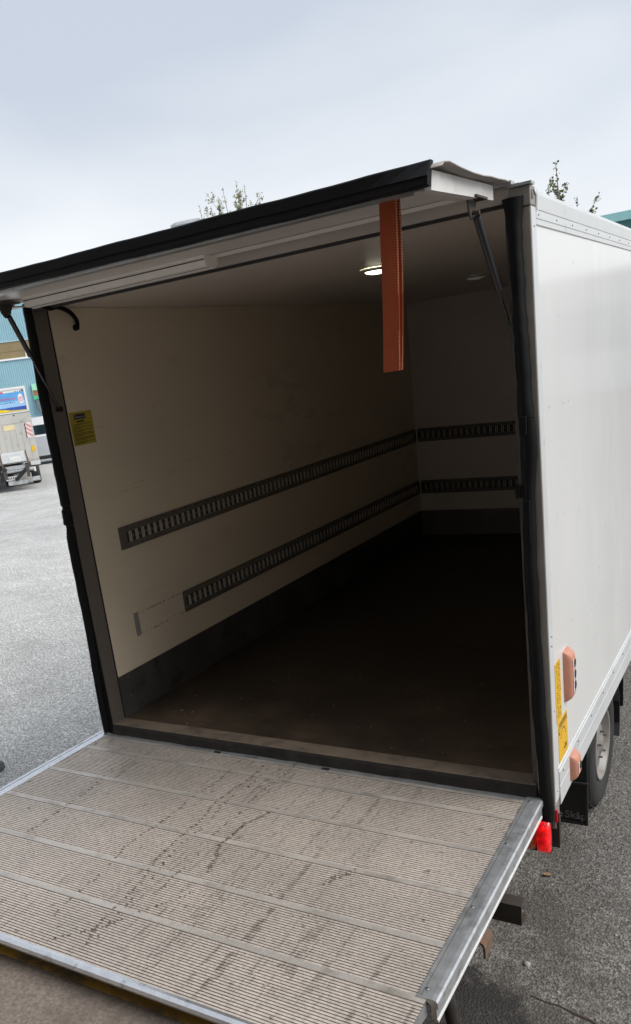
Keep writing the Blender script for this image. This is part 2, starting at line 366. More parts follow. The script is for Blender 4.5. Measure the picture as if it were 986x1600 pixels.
FY0 = -3.35
db = thing('added_dock_building', 'unseen grey panelled dock building with open doorway, added to block and bounce sky light', 'building', (1.6, -6.5, G))  # unseen building added behind the camera to block sky and bounce light
OFF = Vector((1.6, -6.5, G))
mb = MB(); mb.box(-9, .6, FY0-.25, FY0, DZ, 5.6); mb.box(4.6, 13, FY0-.25, FY0, DZ, 5.6); mb.box(.6, 4.6, FY0-.25, FY0, 3.2, 5.6)
mb.build('front_wall', 'building_panel', db)
box('side_wall', 'building_panel', db, -9.2, -9.0, -10, FY0, DZ, 5.6); box('side_wall', 'building_panel', db, 13, 13.2, -10, FY0, DZ, 5.6)
box('back_wall', 'building_panel', db, -9, 13, -10.2, -10, DZ, 5.6)
box('roof', 'building_ceiling', db, -9.3, 13.3, -10.3, FY0+.25, 5.6, 5.85)
mb = MB(); mb.box(.53, .6, FY0-.30, FY0+.03, DZ+.004, 3.2); mb.box(4.6, 4.67, FY0-.30, FY0+.03, DZ+.004, 3.2); mb.box(.53, 4.67, FY0-.30, FY0+.03, 3.2, 3.27); mb.build('door_frame', 'dark_steel', db)
OFF = Vector((0, 0, 0))

# ------------------------------------------------------------------ box trailer
TL = thing('box_trailer', 'white box trailer, rear flap raised and ribbed aluminium tail lift lowered level', 'trailer', (1.05, 1.2, G))
OFF = Vector((1.05, 1.2, G))
SH = -.0132
W, H, LN = 2.1, 1.979, 4.293
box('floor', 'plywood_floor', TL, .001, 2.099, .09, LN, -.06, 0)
for yy in (1.42, 2.75): box('floor_joint', 'dark_hole', TL, .01, 2.07, yy, yy+.004, .0002, .0008)
box('side_wall', 'cream_lining', TL, -.045, 0, .09, LN+.045, -.06, H)
SHEAR[0] = SH
rw = box('side_wall', 'white_paint', TL, 2.112, 2.145, .06, LN+.045, -.06, 1.93); rw['label'] = 'glossy white outer side panel'
SHEAR[0] = 0
box('wall_lining', 'cream_lining', TL, 2.078, 2.085, .09, LN, -.06, H-.002)
box('front_wall', 'front_lining', TL, -.045, 2.085, LN, LN+.045, -.06, H)
box('roof', 'ceiling_lining', TL, -.045, 2.105, .03, LN+.045, H+.001, H+.03)
# portal posts
p = box('post', 'post_aluminium', TL, -.045, .003, 0, .09, -.10, 2.0)
mb = MB()
for z in (.05, .11, 1.90, 1.935): mb.lathe([(0, .006), (.005, .006), (.006, .003)], (0, .045+.01*math.sin(z*9), z), 'x', 10)
mb.build('screws', 'screw_metal', p, 'stuff')
mb = MB(); mb.box(.003, .0045, .082, .0905, 0, H); mb.build('joint', 'dark_hole', p)
SHEAR[0] = SH
pr = MB().box(2.088, 2.147, 0, .02, -.06, 1.955, .002).build('post', 'corner_trim', TL)
box('corner_trim', 'painted_trim', TL, 2.139, 2.1495, .003, .058, -.06, 1.955, bev=.002)
mb = MB()
for y, z in ((.024, .55), (.036, .545), (.026, .585), (.038, .58), (.03, .30), (.03, -.02), (.03, 1.90)): mb.lathe([(0, .0515), (.0025, .0513), (.003, .049)], (2.1, y, z), 'x', 8)
mb.build('screws', 'screw_metal', pr, 'stuff')
MB().box(2.066, 2.110, .021, .0895, -.06, 1.96).build('post', 'kick_metal', TL)
# lower corner piece and cap on top of the post
box('corner_foot', 'corner_trim', TL, 2.085, 2.148, .0, .060, -.165, -.062, bev=.003)
cc = MB().box(2.088, 2.150, -.004, .055, 1.957, 2.012, .003).build('corner_cap', 'corner_trim', TL)
mb = MB(); mb.box(2.06, 2.156, -.012, .03, 2.013, 2.021); mb.box(2.085, 2.10, -.02, .02, 2.021, 2.032); mb.build('cap_plate', 'aluminium', cc)
mb = MB(); mb.tube([(2.152, .024+.016*math.cos(a), 1.985+.016*math.sin(a)) for a in [i*.5 for i in range(9)]], .0015, 5); mb.build('bolt_ring', 'screw_metal', cc)
# upper side rail with grooves and rivets
tr = MB()
prof = [(2.142, 1.905), (2.1495, 1.907), (2.1495, 1.920), (2.1475, 1.921), (2.1475, 1.924), (2.1500, 1.925), (2.1500, 1.945), (2.1480, 1.946), (2.1480, 1.949), (2.1505, 1.950), (2.1525, 1.990), (2.147, 2.003), (2.11, 2.013), (2.07, 2.011)]
tr.prism(prof+[(2.07, 1.93), (2.142, 1.93)], 'y', .058, LN+.05, cap=True)
tro = tr.build('top_rail', 'painted_trim', TL)
rv = None
for k in range(18):
    y = .232-.177+.235*k+.03
    if rv is None:
        rv = MB().lathe([(0, .0525), (.0025, .0522), (.0032, .0495)], (2.1, 0, 1.935), 'x', 8).build('rivet', 'screw_metal', tro); rv.location.y = y
    else:
        c = rv.copy(); COL.objects.link(c); c.location.y = y
mb = MB(); mb.box(2.1535, 2.1545, .062, .068, 1.945, 2.005); mb.build('sealant_smear', 'white_frame', tro)
# lower skirt rail
sk = MB()
prof = [(2.142, .050), (2.1480, .048), (2.1480, .040), (2.1465, .038), (2.1500, .034), (2.1500, -.02), (2.1480, -.023), (2.1500, -.027), (2.1500, -.10), (2.142, -.104), (2.10, -.10), (2.10, -.06), (2.139, -.059)]
sk.prism(prof, 'y', .076, LN+.045); sko = sk.build('skirt_rail', 'painted_trim', TL)
r2 = MB().lathe([(0, .0525), (.005, .052), (.006, .0495)], (2.1, 0, .018), 'x', 8).build('rivet', 'screw_metal', sko)
for k in range(16):
    c = r2 if k == 0 else r2.copy()
    if k: COL.objects.link(c)
    c.location.y = .13+.26*k
# scratches and drip marks on the side panel
random.seed(8)
SHEAR[0] = 0
# rear sill and bottom seal
box('rear_sill', 'sill_metal', TL, 0, 2.08, .004, .0895, -.06, .006, bev=.003)
mb = MB(); x = .0
random.seed(2)
prev = 0.
N = 44
top = [(.0+2.085*i/N, -.004+random.uniform(-.006, .002), -.012+random.uniform(-.004, .006)) for i in range(N+1)]
for a, b in zip(top[:-1], top[1:]):
    mb.quad((a[0], .004, .004), (b[0], .004, .004), (b[0], b[1]-.004, b[2]+.006), (a[0], a[1]-.004, a[2]+.006))
    mb.quad((a[0], a[1]-.004, a[2]+.006), (b[0], b[1]-.004, b[2]+.006), (b[0], b[1]-.014, -.042), (a[0], a[1]-.014, -.042))
mb.build('sill_seal', 'sill_rubber', TL)
box('end_beam', 'dark_steel', TL, -.04, 2.08, .0, .06, -.20, -.062)
# header above the opening
box('header', 'header_paint', TL, -.04, 2.09, .0, .029, 1.975, 2.024)
box('header_gasket', 'rubber_grey', TL, .0, 2.08, .004, .0285, 1.966, 1.9745)

def seal(name, prof, ythick, parent, xy):
    """irregular rubber strip: prof rows (z, x_inner, x_outer); bulges towards the rear"""
    n = 6; vs = []; fs = []
    for i, (z, a, b) in enumerate(prof):
        for k in range(n):
            t = k/(n-1); vs.append((a+(b-a)*t, xy-ythick*math.sin(math.pi*(.08+.84*t))*(1+.12*math.sin(9*z)), z))
        vs.append((b, xy+.004, z)); vs.append((a, xy+.004, z))
    m_ = n+2
    for i in range(len(prof)-1):
        for k in range(m_): fs.append((i*m_+k, i*m_+(k+1) % m_, (i+1)*m_+(k+1) % m_, (i+1)*m_+k))
    mb = MB(); mb.add(vs, fs, 0, True); e = (len(prof)-1)*m_
    mb.add(vs[:m_], [list(range(m_))[::-1]]); mb.add(vs[e:], [list(range(m_))]); return mb.build(name, 'rubber', parent)
random.seed(5)
def rows(keys, n=24, j=.0025):
    out = []
    for i in range(n+1):
        z = keys[0][0]+(keys[-1][0]-keys[0][0])*i/n
        for (z0, a0, b0), (z1, a1, b1) in zip(keys[:-1], keys[1:]):
            if (z-z0)*(z-z1) <= 1e-9:
                t = (z-z0)/(z1-z0) if z1 != z0 else 0
                out.append((z, a0+(a1-a0)*t+random.uniform(-j, j), b0+(b1-b0)*t+random.uniform(-j, j))); break
    return out
# right seal (split and torn half way down)
seal('rubber_seal', rows([(1.985, 2.040, 2.103), (1.93, 2.050, 2.096), (1.77, 2.060, 2.100), (1.5, 2.065, 2.108), (1.34, 2.068, 2.116)]), .022, TL, -.006)
seal('rubber_seal', rows([(1.338, 2.070, 2.118), (1.24, 2.070, 2.124), (1.05, 2.070, 2.110), (.7, 2.072, 2.112), (.3, 2.082, 2.124), (0., 2.097, 2.138), (-.13, 2.10, 2.142)]), .020, TL, -.006)
for a in ((2.074, 2.098, -.034, -.026, 1.285, 1.345), (2.078, 2.100, -.033, -.026, .93, 1.075), (2.050, 2.07, -.02, -.006, 1.08, 1.125)): MB().box(*a, .003).build('seal_scrap', 'rubber', TL)
# left seal
seal('rubber_seal', rows([(2.0, -.043, .0), (1.5, -.050, .0), (1.12, -.054, .0)]), .030, TL, -.002)
seal('rubber_seal', rows([(1.105, -.044, -.004), (1.09, -.056, -.002), (1.03, -.052, -.004)], 6, .004), .030, TL, -.002)
seal('rubber_seal', rows([(1.015, -.040, -.004), (.98, -.054, -.004), (.5, -.057, -.012), (-.04, -.060, -.030)]), .028, TL, -.002)
box('seal_backing', 'rubber', TL, -.050, -.004, -.006, -.001, -.05, 1.98)
mb = MB(); mb.box(-.052, -.046, .0, .09, -.05, 2.0); mb.build('post_edge', 'rubber_grey', TL)

# kick plates
KU = .222
box('kick_plate', 'kick_metal', TL, .001, .005, .0905, LN-.001, .001, KU)
box('kick_plate', 'rail_steel', TL, .005, 2.075, LN-.006, LN-.001, .001, KU)
mb = MB()
for k in range(12): mb.lathe([(0, .007), (.004, .007), (.005, .005)], (0, .16+.36*k, KU-.02), 'x', 8); mb.lathe([(0, .007), (.004, .007), (.005, .005)], (0, .16+.36*k, .10), 'x', 8)
mb.build('screws', 'screw_metal', TL, 'stuff')
# load lashing rails
def rail(z0, z1, a, b, axis):
    """axis 'y' on the left wall, 'x' on the front wall"""
    zc = (z0+z1)/2
    prof = [(0, z0), (.006, z0), (.006, z0+.016), (.012, z0+.020), (.012, z0+.027), (.006, z0+.030), (.006, z1-.030), (.012, z1-.027), (.012, z1-.020), (.006, z1-.016), (.006, z1), (0, z1)]
    mb = MB()
    if axis == 'y': mb.prism([(x+.001, z) for x, z in prof], 'y', a, b)
    else: mb.prism([(LN-.001-x, z) for x, z in prof], 'x', a, b)
    r = mb.build('load_rail', 'rail_steel', TL)
    if axis == 'y': box('slot_channel', 'rail_channel', r, .006, .0078, a+.02, b, z0+.0305, z1-.0305)
    else: box('slot_channel', 'rail_channel', r, a, b, LN-.0078, LN-.006, z0+.0305, z1-.0305)
    bars = MB(); dots = MB(); n = int((b-a-.03)/.05)
    for k in range(n):
        t = a+.045+.05*k
        for d in (-.0065, .0065):
            if axis == 'y': bars.box(.007, .0145, t+d-.0018, t+d+.0018, zc-.027, zc+.027)
            else: bars.box(t+d-.0018, t+d+.0018, LN-.0145, LN-.007, zc-.027, zc+.027)
        if axis == 'y': dots.lathe([(0, .011), (.006, .010), (.009, .007)], (0, t+.025, zc), 'x', 8)
        else: dots.lathe([(0, -.011), (.006, -.010), (.009, -.007)], (t+.025, LN, zc), 'y', 8)
    bars.build('slot_edges', 'rail_glint', r, 'stuff'); dots.build('stud_row', 'rail_steel', r, 'stuff')
    s = MB()
    for k in range(int((b-a)/.1)):
        t = a+.03+.1*k
        for z in (z0+.008, z1-.008):
            if axis == 'y': s.lathe([(0, .009), (.003, .0085), (.004, .007)], (0, t, z), 'x', 6)
            else: s.lathe([(0, -.009), (.003, -.0085), (.004, -.007)], (t, LN, z), 'y', 6)
    s.build('screw_row', 'dark_hole', r, 'stuff')
    return r
ru = rail(.8328, .9464, .317, LN-.02, 'y')
box('rail_end_plate', 'rail_steel', ru, .001, .006, .287, .3165, .8328, .9464)
rail(.3769, .4943, .711, LN-.02, 'y')
rail(.8328, .9464, .02, 2.07, 'x'); rail(.3769, .4943, .02, 2.07, 'x')
# traces of the removed rail length: end plate, screw holes, scored lines
box('rail_end_plate', 'pale_metal', TL, .0005, .004, .288, .322, .3769, .5)
mb = MB(); random.seed(11)
for k in range(11):
    for z in (.388, .487):
        y = .335+.036*k+random.uniform(-.006, .006); mb.lathe([(0, .0012), (.0028, .0010)], (0, y, z+random.uniform(-.003, .003)), 'x', 6)
y = .325
while y < .70:
    l = random.uniform(.01, .05); 
    for z in (.379, .4925): 
        if random.random() < .8: mb.box(.0004, .0012, y, y+l, z-.001+random.uniform(-.002, .002), z+.0012)
    y += l+random.uniform(.004, .02)
mb.build('screw_hole_row', 'scuff', TL, 'stuff')
# scuffs on the lining: a long horizontal rub and short scratches
mb = MB(); random.seed(21)
for k in range(40):
    y = random.uniform(.12, 3.6); z = 1.085+.06*min(y, 1.)+random.gauss(0, .012); l = random.uniform(.03, .16); t = random.uniform(.0008, .002)
    mb.quad((.0008, y, z), (.0008, y+l, z+.004), (.0008, y+l*.9, z+.004+t), (.0008, y+.1*l, z+t))
for k in range(26):
    y = random.uniform(.15, 2.2); z = random.uniform(.3, 1.7); l = random.uniform(.008, .03); d = random.uniform(-.02, .02); t = .0014
    mb.quad((.0008, y, z), (.0008, y+l, z+d), (.0008, y+l, z+d+t), (.0008, y, z+t))
mb.build('scuff_mark', 'wall_smear', TL, 'stuff')
# instruction label on the lining
lb = box('instruction_label', 'yellow_label', TL, .0005, .0015, .100, .250, 1.374, 1.525)
mb = MB(); mb.box(.0015, .0022, .128, .203, 1.492, 1.515); mb.build('label_heading', 'label_navy', lb)
mb = MB(); random.seed(3)
y = .134
while y < .197:
    l = random.uniform(.004, .009); mb.box(.0022, .0026, y, y+l, 1.498, 1.504); y += l+.002
mb.box(.0022, .0026, .134, .142, 1.508, 1.511); mb.build('heading_print', 'label_lettering', lb)
mb = MB(); mb.box(.0015, .002, .140, .190, 1.478, 1.485)
z = 1.468
for g, nl in enumerate((2, 2, 2, 3, 3, 2)):
    for i in range(nl):
        y = .110; end = .236 if i < nl-1 else .110+random.uniform(.04, .08)
        while y < end:
            l = random.uniform(.004, .016); mb.box(.0015, .002, y, min(y+l, end+.004), z, z+.0028); y += l+.0022
        z -= .0056
    z -= .0026
mb.build('label_print', 'sticker_ink', lb)
# ceiling lights
for y, lm in ((1.12, 'lamp_lens'), (2.60, 'lamp_lens_dim')):
    c = (1.13, y, 1.979)
    cl = MB().lathe([(.075, -.001), (.075, -.008), (.062, -.013), (.056, -.013)], c, 'z', 28).build('ceiling_light', 'lamp_frame', TL)
    MB().lathe([(.0001, -.024), (.03, -.023), (.048, -.018), (.056, -.012)], c, 'z', 24).build('light_lens', lm, cl)

# raised rear flap
FL = MB()
def fz(y): return .055*y       # the flap droops slightly outwards
FX0, FX1, FY = -.02, 2.017, -.597
fl = MB()
fl.add([(FX0, -.012, 2.010), (FX1, -.012, 2.010), (FX1, FY, 2.010+fz(FY)), (FX0, FY, 2.010+fz(FY)),
        (FX0, -.012, 2.018), (FX1, -.012, 2.018), (FX1, FY, 2.018+fz(FY)), (FX0, FY, 2.018+fz(FY))],
       [(0, 1, 2, 3), (7, 6, 5, 4), (0, 4, 5, 1), (1, 5, 6, 2), (2, 6, 7, 3), (3, 7, 4, 0)])
flo = fl.build('rear_flap', 'flap_inner', TL)
for xa, xb in ((FX1, FX1+.018), (FX0-.018, FX0)):
    mb = MB(); z0, z1 = 1.984, 2.026
    mb.add([(x, y, z+fz(y)) for x in (xa, xb) for y, z in ((-.075, z0), (FY, z0+.008), (FY+.012, z1+.012), (-.075, z1-.002))],
           [(0, 1, 2, 3), (7, 6, 5, 4), (0, 4, 5, 1), (1, 5, 6, 2), (2, 6, 7, 3), (3, 7, 4, 0)])
    mb.build('end_plate', 'flap_side', flo)
# flanges inside the pan
for x0, x1 in ((1.985, FX1-.001), (FX0+.001, .05)):
    mb = MB(); mb.add([(x, y, z+fz(y)) for x in (x0, x1) for y, z in ((-.08, 1.983), (FY+.01, 1.991), (FY+.01, 1.997), (-.08, 1.989))],
           [(0, 1, 2, 3), (7, 6, 5, 4), (0, 4, 5, 1), (1, 5, 6, 2), (2, 6, 7, 3), (3, 7, 4, 0)]); mb.build('flange', 'flap_inner', flo)
fzf = fz(FY)
mb = MB(); mb.prism([(FY+.001, 1.996+fzf), (FY+.05, 1.998+fzf), (FY+.05, 2.000+fzf), (FY+.03, 2.0015+fzf), (FY+.03, 2.009+fzf), (FY+.001, 2.012+fzf)], 'x', FX0, FX1)
mb.build('edge_profile', 'aluminium', flo)
mb = MB(); mb.prism([(-.135, 2.0015), (-.120, 1.991), (-.10, 1.996), (-.06, 2.008), (-.135, 2.0015)][:4], 'x', FX0, FX1); mb.build('hinge_profile', 'flap_inner', flo)
# top sheet, slightly buckled
ky = [(-.600, 2.034), (-.585, 2.044), (-.545, 2.049), (-.46, 2.045), (-.36, 2.042), (-.27, 2.041), (-.2, 2.043), (-.13, 2.040), (-.06, 2.035), (.03, 2.030)]
vs = []; nx = 26
for j in range(2):
    for y, z in ky:
        for i in range(nx+1):
            x = -.05+2.118*i/nx; ed = max(0, (i/nx-.86)/.14)
            sag = -.010*ed*math.sin((y+.62)*4.6)*(1 if y < -.1 else .3)
            vs.append((x, y, z+fz(y)*.75+sag-.0035*j))
fs = []; r_ = nx+1; q_ = len(ky)*r_
for a in range(len(ky)-1):
    for i in range(nx):
        p0 = a*r_+i; fs += [(p0, p0+1, p0+r_+1, p0+r_), (q_+p0, q_+p0+r_, q_+p0+r_+1, q_+p0+1)]
    for i in (0, nx):
        p0 = a*r_+i; fs.append((p0, p0+r_, q_+p0+r_, q_+p0))
for a in (0, len(ky)-1):
    for i in range(nx):
        p0 = a*r_+i; fs.append((p0, p0+1, q_+p0+1, q_+p0))
mb = MB(); mb.add(vs, fs, 0, True); mb.build('top_sheet', 'flap_top', flo)
# thick black rubber lip along the outer edge
prof = [(FY-.004, 1.999), (FY-.026, 2.000), (FY-.030, 2.004), (FY-.028, 2.019), (FY-.032, 2.022), (FY-.032, 2.050), (FY-.028, 2.054), (FY-.008, 2.053), (FY-.001, 2.028)]
vs = []; n = len(prof); nx = 40
for i in range(nx+1):
    x = FX0-.03+(FX1-FX0+.05)*i/nx; e = max(0, (i/nx-.9)/.1); wv = .0005*math.sin(i*1.9)+.0007*math.sin(i*.7)
    for y, z in prof: vs.append((x, y+.03*e*e*(1 if z > 2.03 else 0), z+fzf+wv+(.006*e*e if z > 2.03 else 0)+(.010 if z < 2.02 else .002)*(1-i/nx)))
fs = [(i*n+k, i*n+(k+1) % n, (i+1)*n+(k+1) % n, (i+1)*n+k) for i in range(nx) for k in range(n)]
mb = MB(); mb.add(vs, fs, 0, False); mb.add(vs[:n], [list(range(n))]); mb.add(vs[-n:], [list(range(n))]); mb.build('lip_seal', 'rubber', flo)
# long light housing on the underside
mb = MB(); mb.prism([(-.180, 2.004), (-.170, 1.966), (-.115, 1.960), (-.095, 1.972), (-.095, 2.004)], 'x', .135, 1.05); lh = mb.build('light_bar', 'light_housing', flo)
mb = MB(); mb.prism([(-.1782, 1.9895), (-.1768, 1.9865), (-.175, 1.9895)], 'x', .137, 1.048); mb.prism([(-.151, 1.9645), (-.148, 1.9625), (-.148, 1.9650)], 'x', .137, 1.048); mb.build('housing_joint', 'dark_hole', lh)
# cable from flap to wall
cp = [(.10, -.05, 1.985), (.10, .0, 1.965), (.085, .06, 1.972), (.06, .13, 1.968), (.04, .19, 1.955), (.025, .235, 1.93), (.014, .252, 1.905), (.006, .245, 1.893)]
def smooth(p, n=5):
    out = []
    P = [Vector(p[0])]+[Vector(a) for a in p]+[Vector(p[-1])]
    for i in range(1, len(P)-2):
        for k in range(n):
            t = k/n; a, b, c, d = P[i-1], P[i], P[i+1], P[i+2]
            out.append(.5*((2*b)+(c-a)*t+(2*a-5*b+4*c-d)*t*t+(3*b-a-3*c+d)*t**3))
    return out+[P[-2]]
MB().tube(smooth(cp), .010, 10).build('cable', 'rubber', TL)
MB().lathe([(.0001, .022), (.012, .020), (.014, .0005)], (0, .245, 1.893), 'x', 12).build('cable_gland', 'rubber', TL)
# gas struts
def strut(top, bot, f):
    t, b = Vector(top), Vector(bot); mid = t.lerp(b, f)
    s = MB().tube([t.lerp(b, .03), mid], .011, 14).build('gas_strut', 'strut_black', TL)
    MB().tube([mid, b.lerp(t, .03)], .0042, 8).build('piston_rod', 'strut_rod', s)
    MB().tube([b+Vector((-.012, 0, 0)), b+Vector((.012, 0, 0))], .013, 12).build('end_fitting', 'strut_black', s)
    mb = MB(); x = t.x; mb.prism([(t.y-.03, t.z+.036), (t.y+.05, t.z+.036), (t.y+.018, t.z-.016), (t.y-.004, t.z-.018), (t.y-.02, t.z)], 'x', x-.014, x-.009)
    mb.box(x-.03, x+.02, t.y-.04, t.y+.06, t.z+.034, t.z+.040); mb.tube([(x-.02, t.y+.005, t.z), (x+.012, t.y+.005, t.z)], .006, 8)
    mb.build('bracket', 'dark_steel', s)
strut((2.022, -.215, 1.940), (2.040, .095, 1.560), .55)
strut((.085, -.225, 1.950), (.013, .035, 1.548), .42)

# marker lamps, stickers
SHEAR[0] = SH
def marker(y0, y1, z0, z1, depth, nwin):
    """rubber housing with chamfered ends, lens windows on its outer face"""
    x0 = 2.1455; c = .034
    mb = MB()
    import bmesh
    prof = []
    for i in range(7): a_ = math.pi/2*i/6; prof.append((z0+c*(1-math.cos(a_)), depth*math.sin(a_)))
    prof += [(z1-(z-z0), d) for z, d in reversed(prof)]
    vs = []
    for (z, d) in prof:
        for y, k in ((y0, .0), (y0+.002, .45), (y0+.006, .75), (y0+.012, .93), (y0+.02, 1.), (y1-.02, 1.), (y1-.012, .93), (y1-.006, .75), (y1-.002, .45), (y1, .0)): vs.append((x0+d*k, y, z))
    n = 10; fs = [(i*n+k, i*n+k+1, (i+1)*n+k+1, (i+1)*n+k) for i in range(len(prof)-1) for k in range(n-1)]
    mb.add(vs, fs, 0, True)
    h = mb.build('marker_lamp', 'salmon_rubber', TL)
    mb = MB(); zz = (z1-z0-2*c)/nwin; wb = MB()
    for i in range(nwin):
        zc = z0+c+zz*(i+.5); yc = (y0+y1)/2+.010
        mb.lathe([(.0001, .0012), (min(.016, zz*.40), .0010), (min(.018, zz*.45), -.001)], (x0+depth, yc, zc), 'x', 14)
    mb.build('lamp_window', 'dark_hole', h)
    wb.box(x0+depth, x0+depth+.0018, y0+.016, y0+.026, z0+c, z1-c); wb.build('lens_strip', 'white_lens', h)
    mb = MB().lathe([(.0001, .0005), (.005, .0003)], (x0+depth*.72, (y0+y1)/2, z1-c*.6), 'x', 10); mb.build('screw', 'dark_hole', h)
marker(.205, .280, .262, .462, .032, 3)
marker(.235, .318, -.088, .024, .034, 1)
# yellow stickers
st = MB().box(2.1455, 2.1462, .078, .158, .225, .458).build('yellow_sticker', 'yellow_sticker', TL)
mb = MB(); random.seed(6)
for k in range(22):
    z = .24+.0098*k; y = .092+random.uniform(0, .015)
    while y < .145:
        l = random.uniform(.003, .012); mb.box(2.1462, 2.1466, y, y+l, z, z+random.uniform(.002, .005)); y += l+random.uniform(.004, .02)
mb.build('sticker_print', 'sticker_ink', st, 'stuff')
st = MB().box(2.1455, 2.1462, .093, .236, .060, .222).build('yellow_sticker', 'yellow_sticker', TL)
mb = MB(); mb.box(2.1462, 2.1466, .096, .233, .190, .193)
for z in (.198, .207): 
    y = .11
    while y < .22: l = random.uniform(.006, .016); mb.box(2.1462, 2.1466, y, y+l, z, z+.006); y += l+.005
for k in range(9): a = k*.38; mb.box(2.1462, 2.1466, .16+.035*math.cos(a), .168+.035*math.cos(a), .145+.03*math.sin(a), .150+.03*math.sin(a))
mb.box(2.1462, 2.1466, .17, .215, .085, .092); mb.box(2.1462, 2.1466, .185, .21, .096, .102); mb.box(2.1462, 2.1466, .10, .112, .17, .182)
mb.build('sticker_print', 'sticker_ink', st, 'stuff')
# small flecks on the panel
mb = MB(); random.seed(14)
for k in range(26):
    y = random.uniform(.1, 2.4); z = random.uniform(.15, 1.85); mb.box(2.1453, 2.1456, y, y+.003, z, z+random.uniform(.002, .008))
mb.build('fleck', 'scuff', TL, 'stuff')
SHEAR[0] = 0

# tail light on its bracket plate
bp = box('lamp_bracket', 'dark_steel', TL, 2.085, 2.160, .006, .010, -.245, -.10)
mb = MB(); mb.add([(2.160, .006, -.10), (2.160, .006, -.245), (2.162, .018, -.235), (2.162, .018, -.10)], [(0, 1, 2, 3)]); mb.add([(2.158, .008, -.10), (2.158, .008, -.245), (2.160, .018, -.235), (2.160, .018, -.10)], [(0, 1, 2, 3)])
mb.build('side_gusset', 'dark_steel', bp)
box('side_reflector', 'red_side_lens', TL, 2.146, 2.156, -.002, .012, -.135, -.085, bev=.003)
def lens(x0, x1, z0, z1, y, d, name, mat, parent, rr=.03):
    vs = []; n = 10
    for j in range(n+1):
        for i in range(n+1):
            u, v = i/n*2-1, j/n*2-1
            k = (1-abs(u)**4)*(1-abs(v)**4)
            uu = u*(1-.10*abs(v)**3); vs.append(((x0+x1)/2+(x1-x0)/2*uu, y-d*k**.5, (z0+z1)/2+(z1-z0)/2*v*(1-.06*abs(u)**3)))
    fs = [(j*(n+1)+i, j*(n+1)+i+1, (j+1)*(n+1)+i+1, (j+1)*(n+1)+i) for j in range(n) for i in range(n)]
    mb = MB(); mb.add(vs, fs, 0, True); return mb.build(name, mat, parent)
tl = box('tail_light', 'black_plastic', TL, 1.945, 2.136, -.022, .004, -.258, -.128, bev=.004)
lens(2.083, 2.137, -.256, -.126, -.0225, .03, 'brake_lens', 'red_lens', tl)
lens(1.950, 2.082, -.256, -.130, -.0225, .026, 'turn_lens', 'amber_lens', tl)
tl2 = box('tail_light', 'black_plastic', TL, -.03, .17, -.022, .004, -.258, -.128, bev=.004)
lens(-.03, .03, -.256, -.126, -.0225, .03, 'brake_lens', 'red_lens', tl2); lens(.031, .168, -.256, -.130, -.0225, .026, 'turn_lens', 'amber_lens', tl2)

# chassis, axle, wheels
for x in (.5, 1.55): box('chassis_beam', 'dark_steel', TL, x, x+.06, .1, 4.6, -.20, -.061)
MB().tube([(.12, 1.19, -.375), (1.98, 1.19, -.375)], .035, 12).build('axle', 'dark_steel', TL)
def wheel(xo, sgn):
    c = (xo, 1.19, -.375)
    ty = MB(); r = .315; prof = [(.178, -.010), (.20, .000), (.25, .006), (.285, .002), (.304, -.012), (.313, -.035), (.315, -.09), (.313, -.145), (.304, -.168), (.285, -.180), (.20, -.18), (.178, -.17)]
    ty.lathe([(a, t*sgn) for a, t in prof], c, 'x', 48)
    w_ = ty.build('wheel', 'tyre_rubber', TL)
    tb = MB()
    for k in range(44):
        a = 2*math.pi*k/44
        for t in (-.03, -.075, -.12, -.155):
            a2 = a+(.05 if t in (-.075, -.155) else 0); s_, c_ = math.sin(a2), math.cos(a2); d = .020
            tb.add([(xo+(t+dx)*sgn, c[1]+rr*math.cos(a2+da), c[2]+rr*math.sin(a2+da)) for dx in (-.014, .014) for rr, da in ((.311, -.05), (.317, -.05), (.317, .05), (.311, .05))],
                   [(0, 1, 2, 3), (7, 6, 5, 4), (0, 4, 5, 1), (1, 5, 6, 2), (2, 6, 7, 3), (3, 7, 4, 0)])
    tb.build('tread_blocks', 'tyre_rubber', w_, 'stuff')
    rm = MB().lathe([(a, t*sgn) for a, t in [(.178, -.012), (.182, -.002), (.176, .002), (.168, -.004), (.160, -.030), (.150, -.036), (.125, -.030), (.085, -.018), (.060, -.012), (.045, -.010), (.040, -.004), (.0001, -.003)]], c, 'x', 40).build('rim', 'rim_paint', w_)
    hb = MB()
    for k in range(9):
        a = 2*math.pi*k/9; ca, sa = math.cos(a), math.sin(a); t = -.0262*sgn
        hb.add([(xo+t+(.003*dr/.018)*-sgn, c[1]+(.122+dr)*ca-dt*sa, c[2]+(.122+dr)*sa+dt*ca) for dr, dt in ((-.018, -.012), (-.018, .012), (0, .017), (.018, .012), (.018, -.012), (0, -.017))], [(0, 1, 2, 3, 4, 5)])
    hb.build('vent_holes', 'dark_hole', rm, 'stuff')
    nb = MB()
    for k in range(5):
        a = 2*math.pi*k/5+.3; nb.tube([(xo-.014*sgn, c[1]+.066*math.cos(a), c[2]+.066*math.sin(a)), (xo+.004*sgn, c[1]+.066*math.cos(a), c[2]+.066*math.sin(a))], .006, 6)
    nb.build('wheel_nuts', 'screw_metal', rm, 'stuff')
wheel(2.098, 1); wheel(-.01, -1)
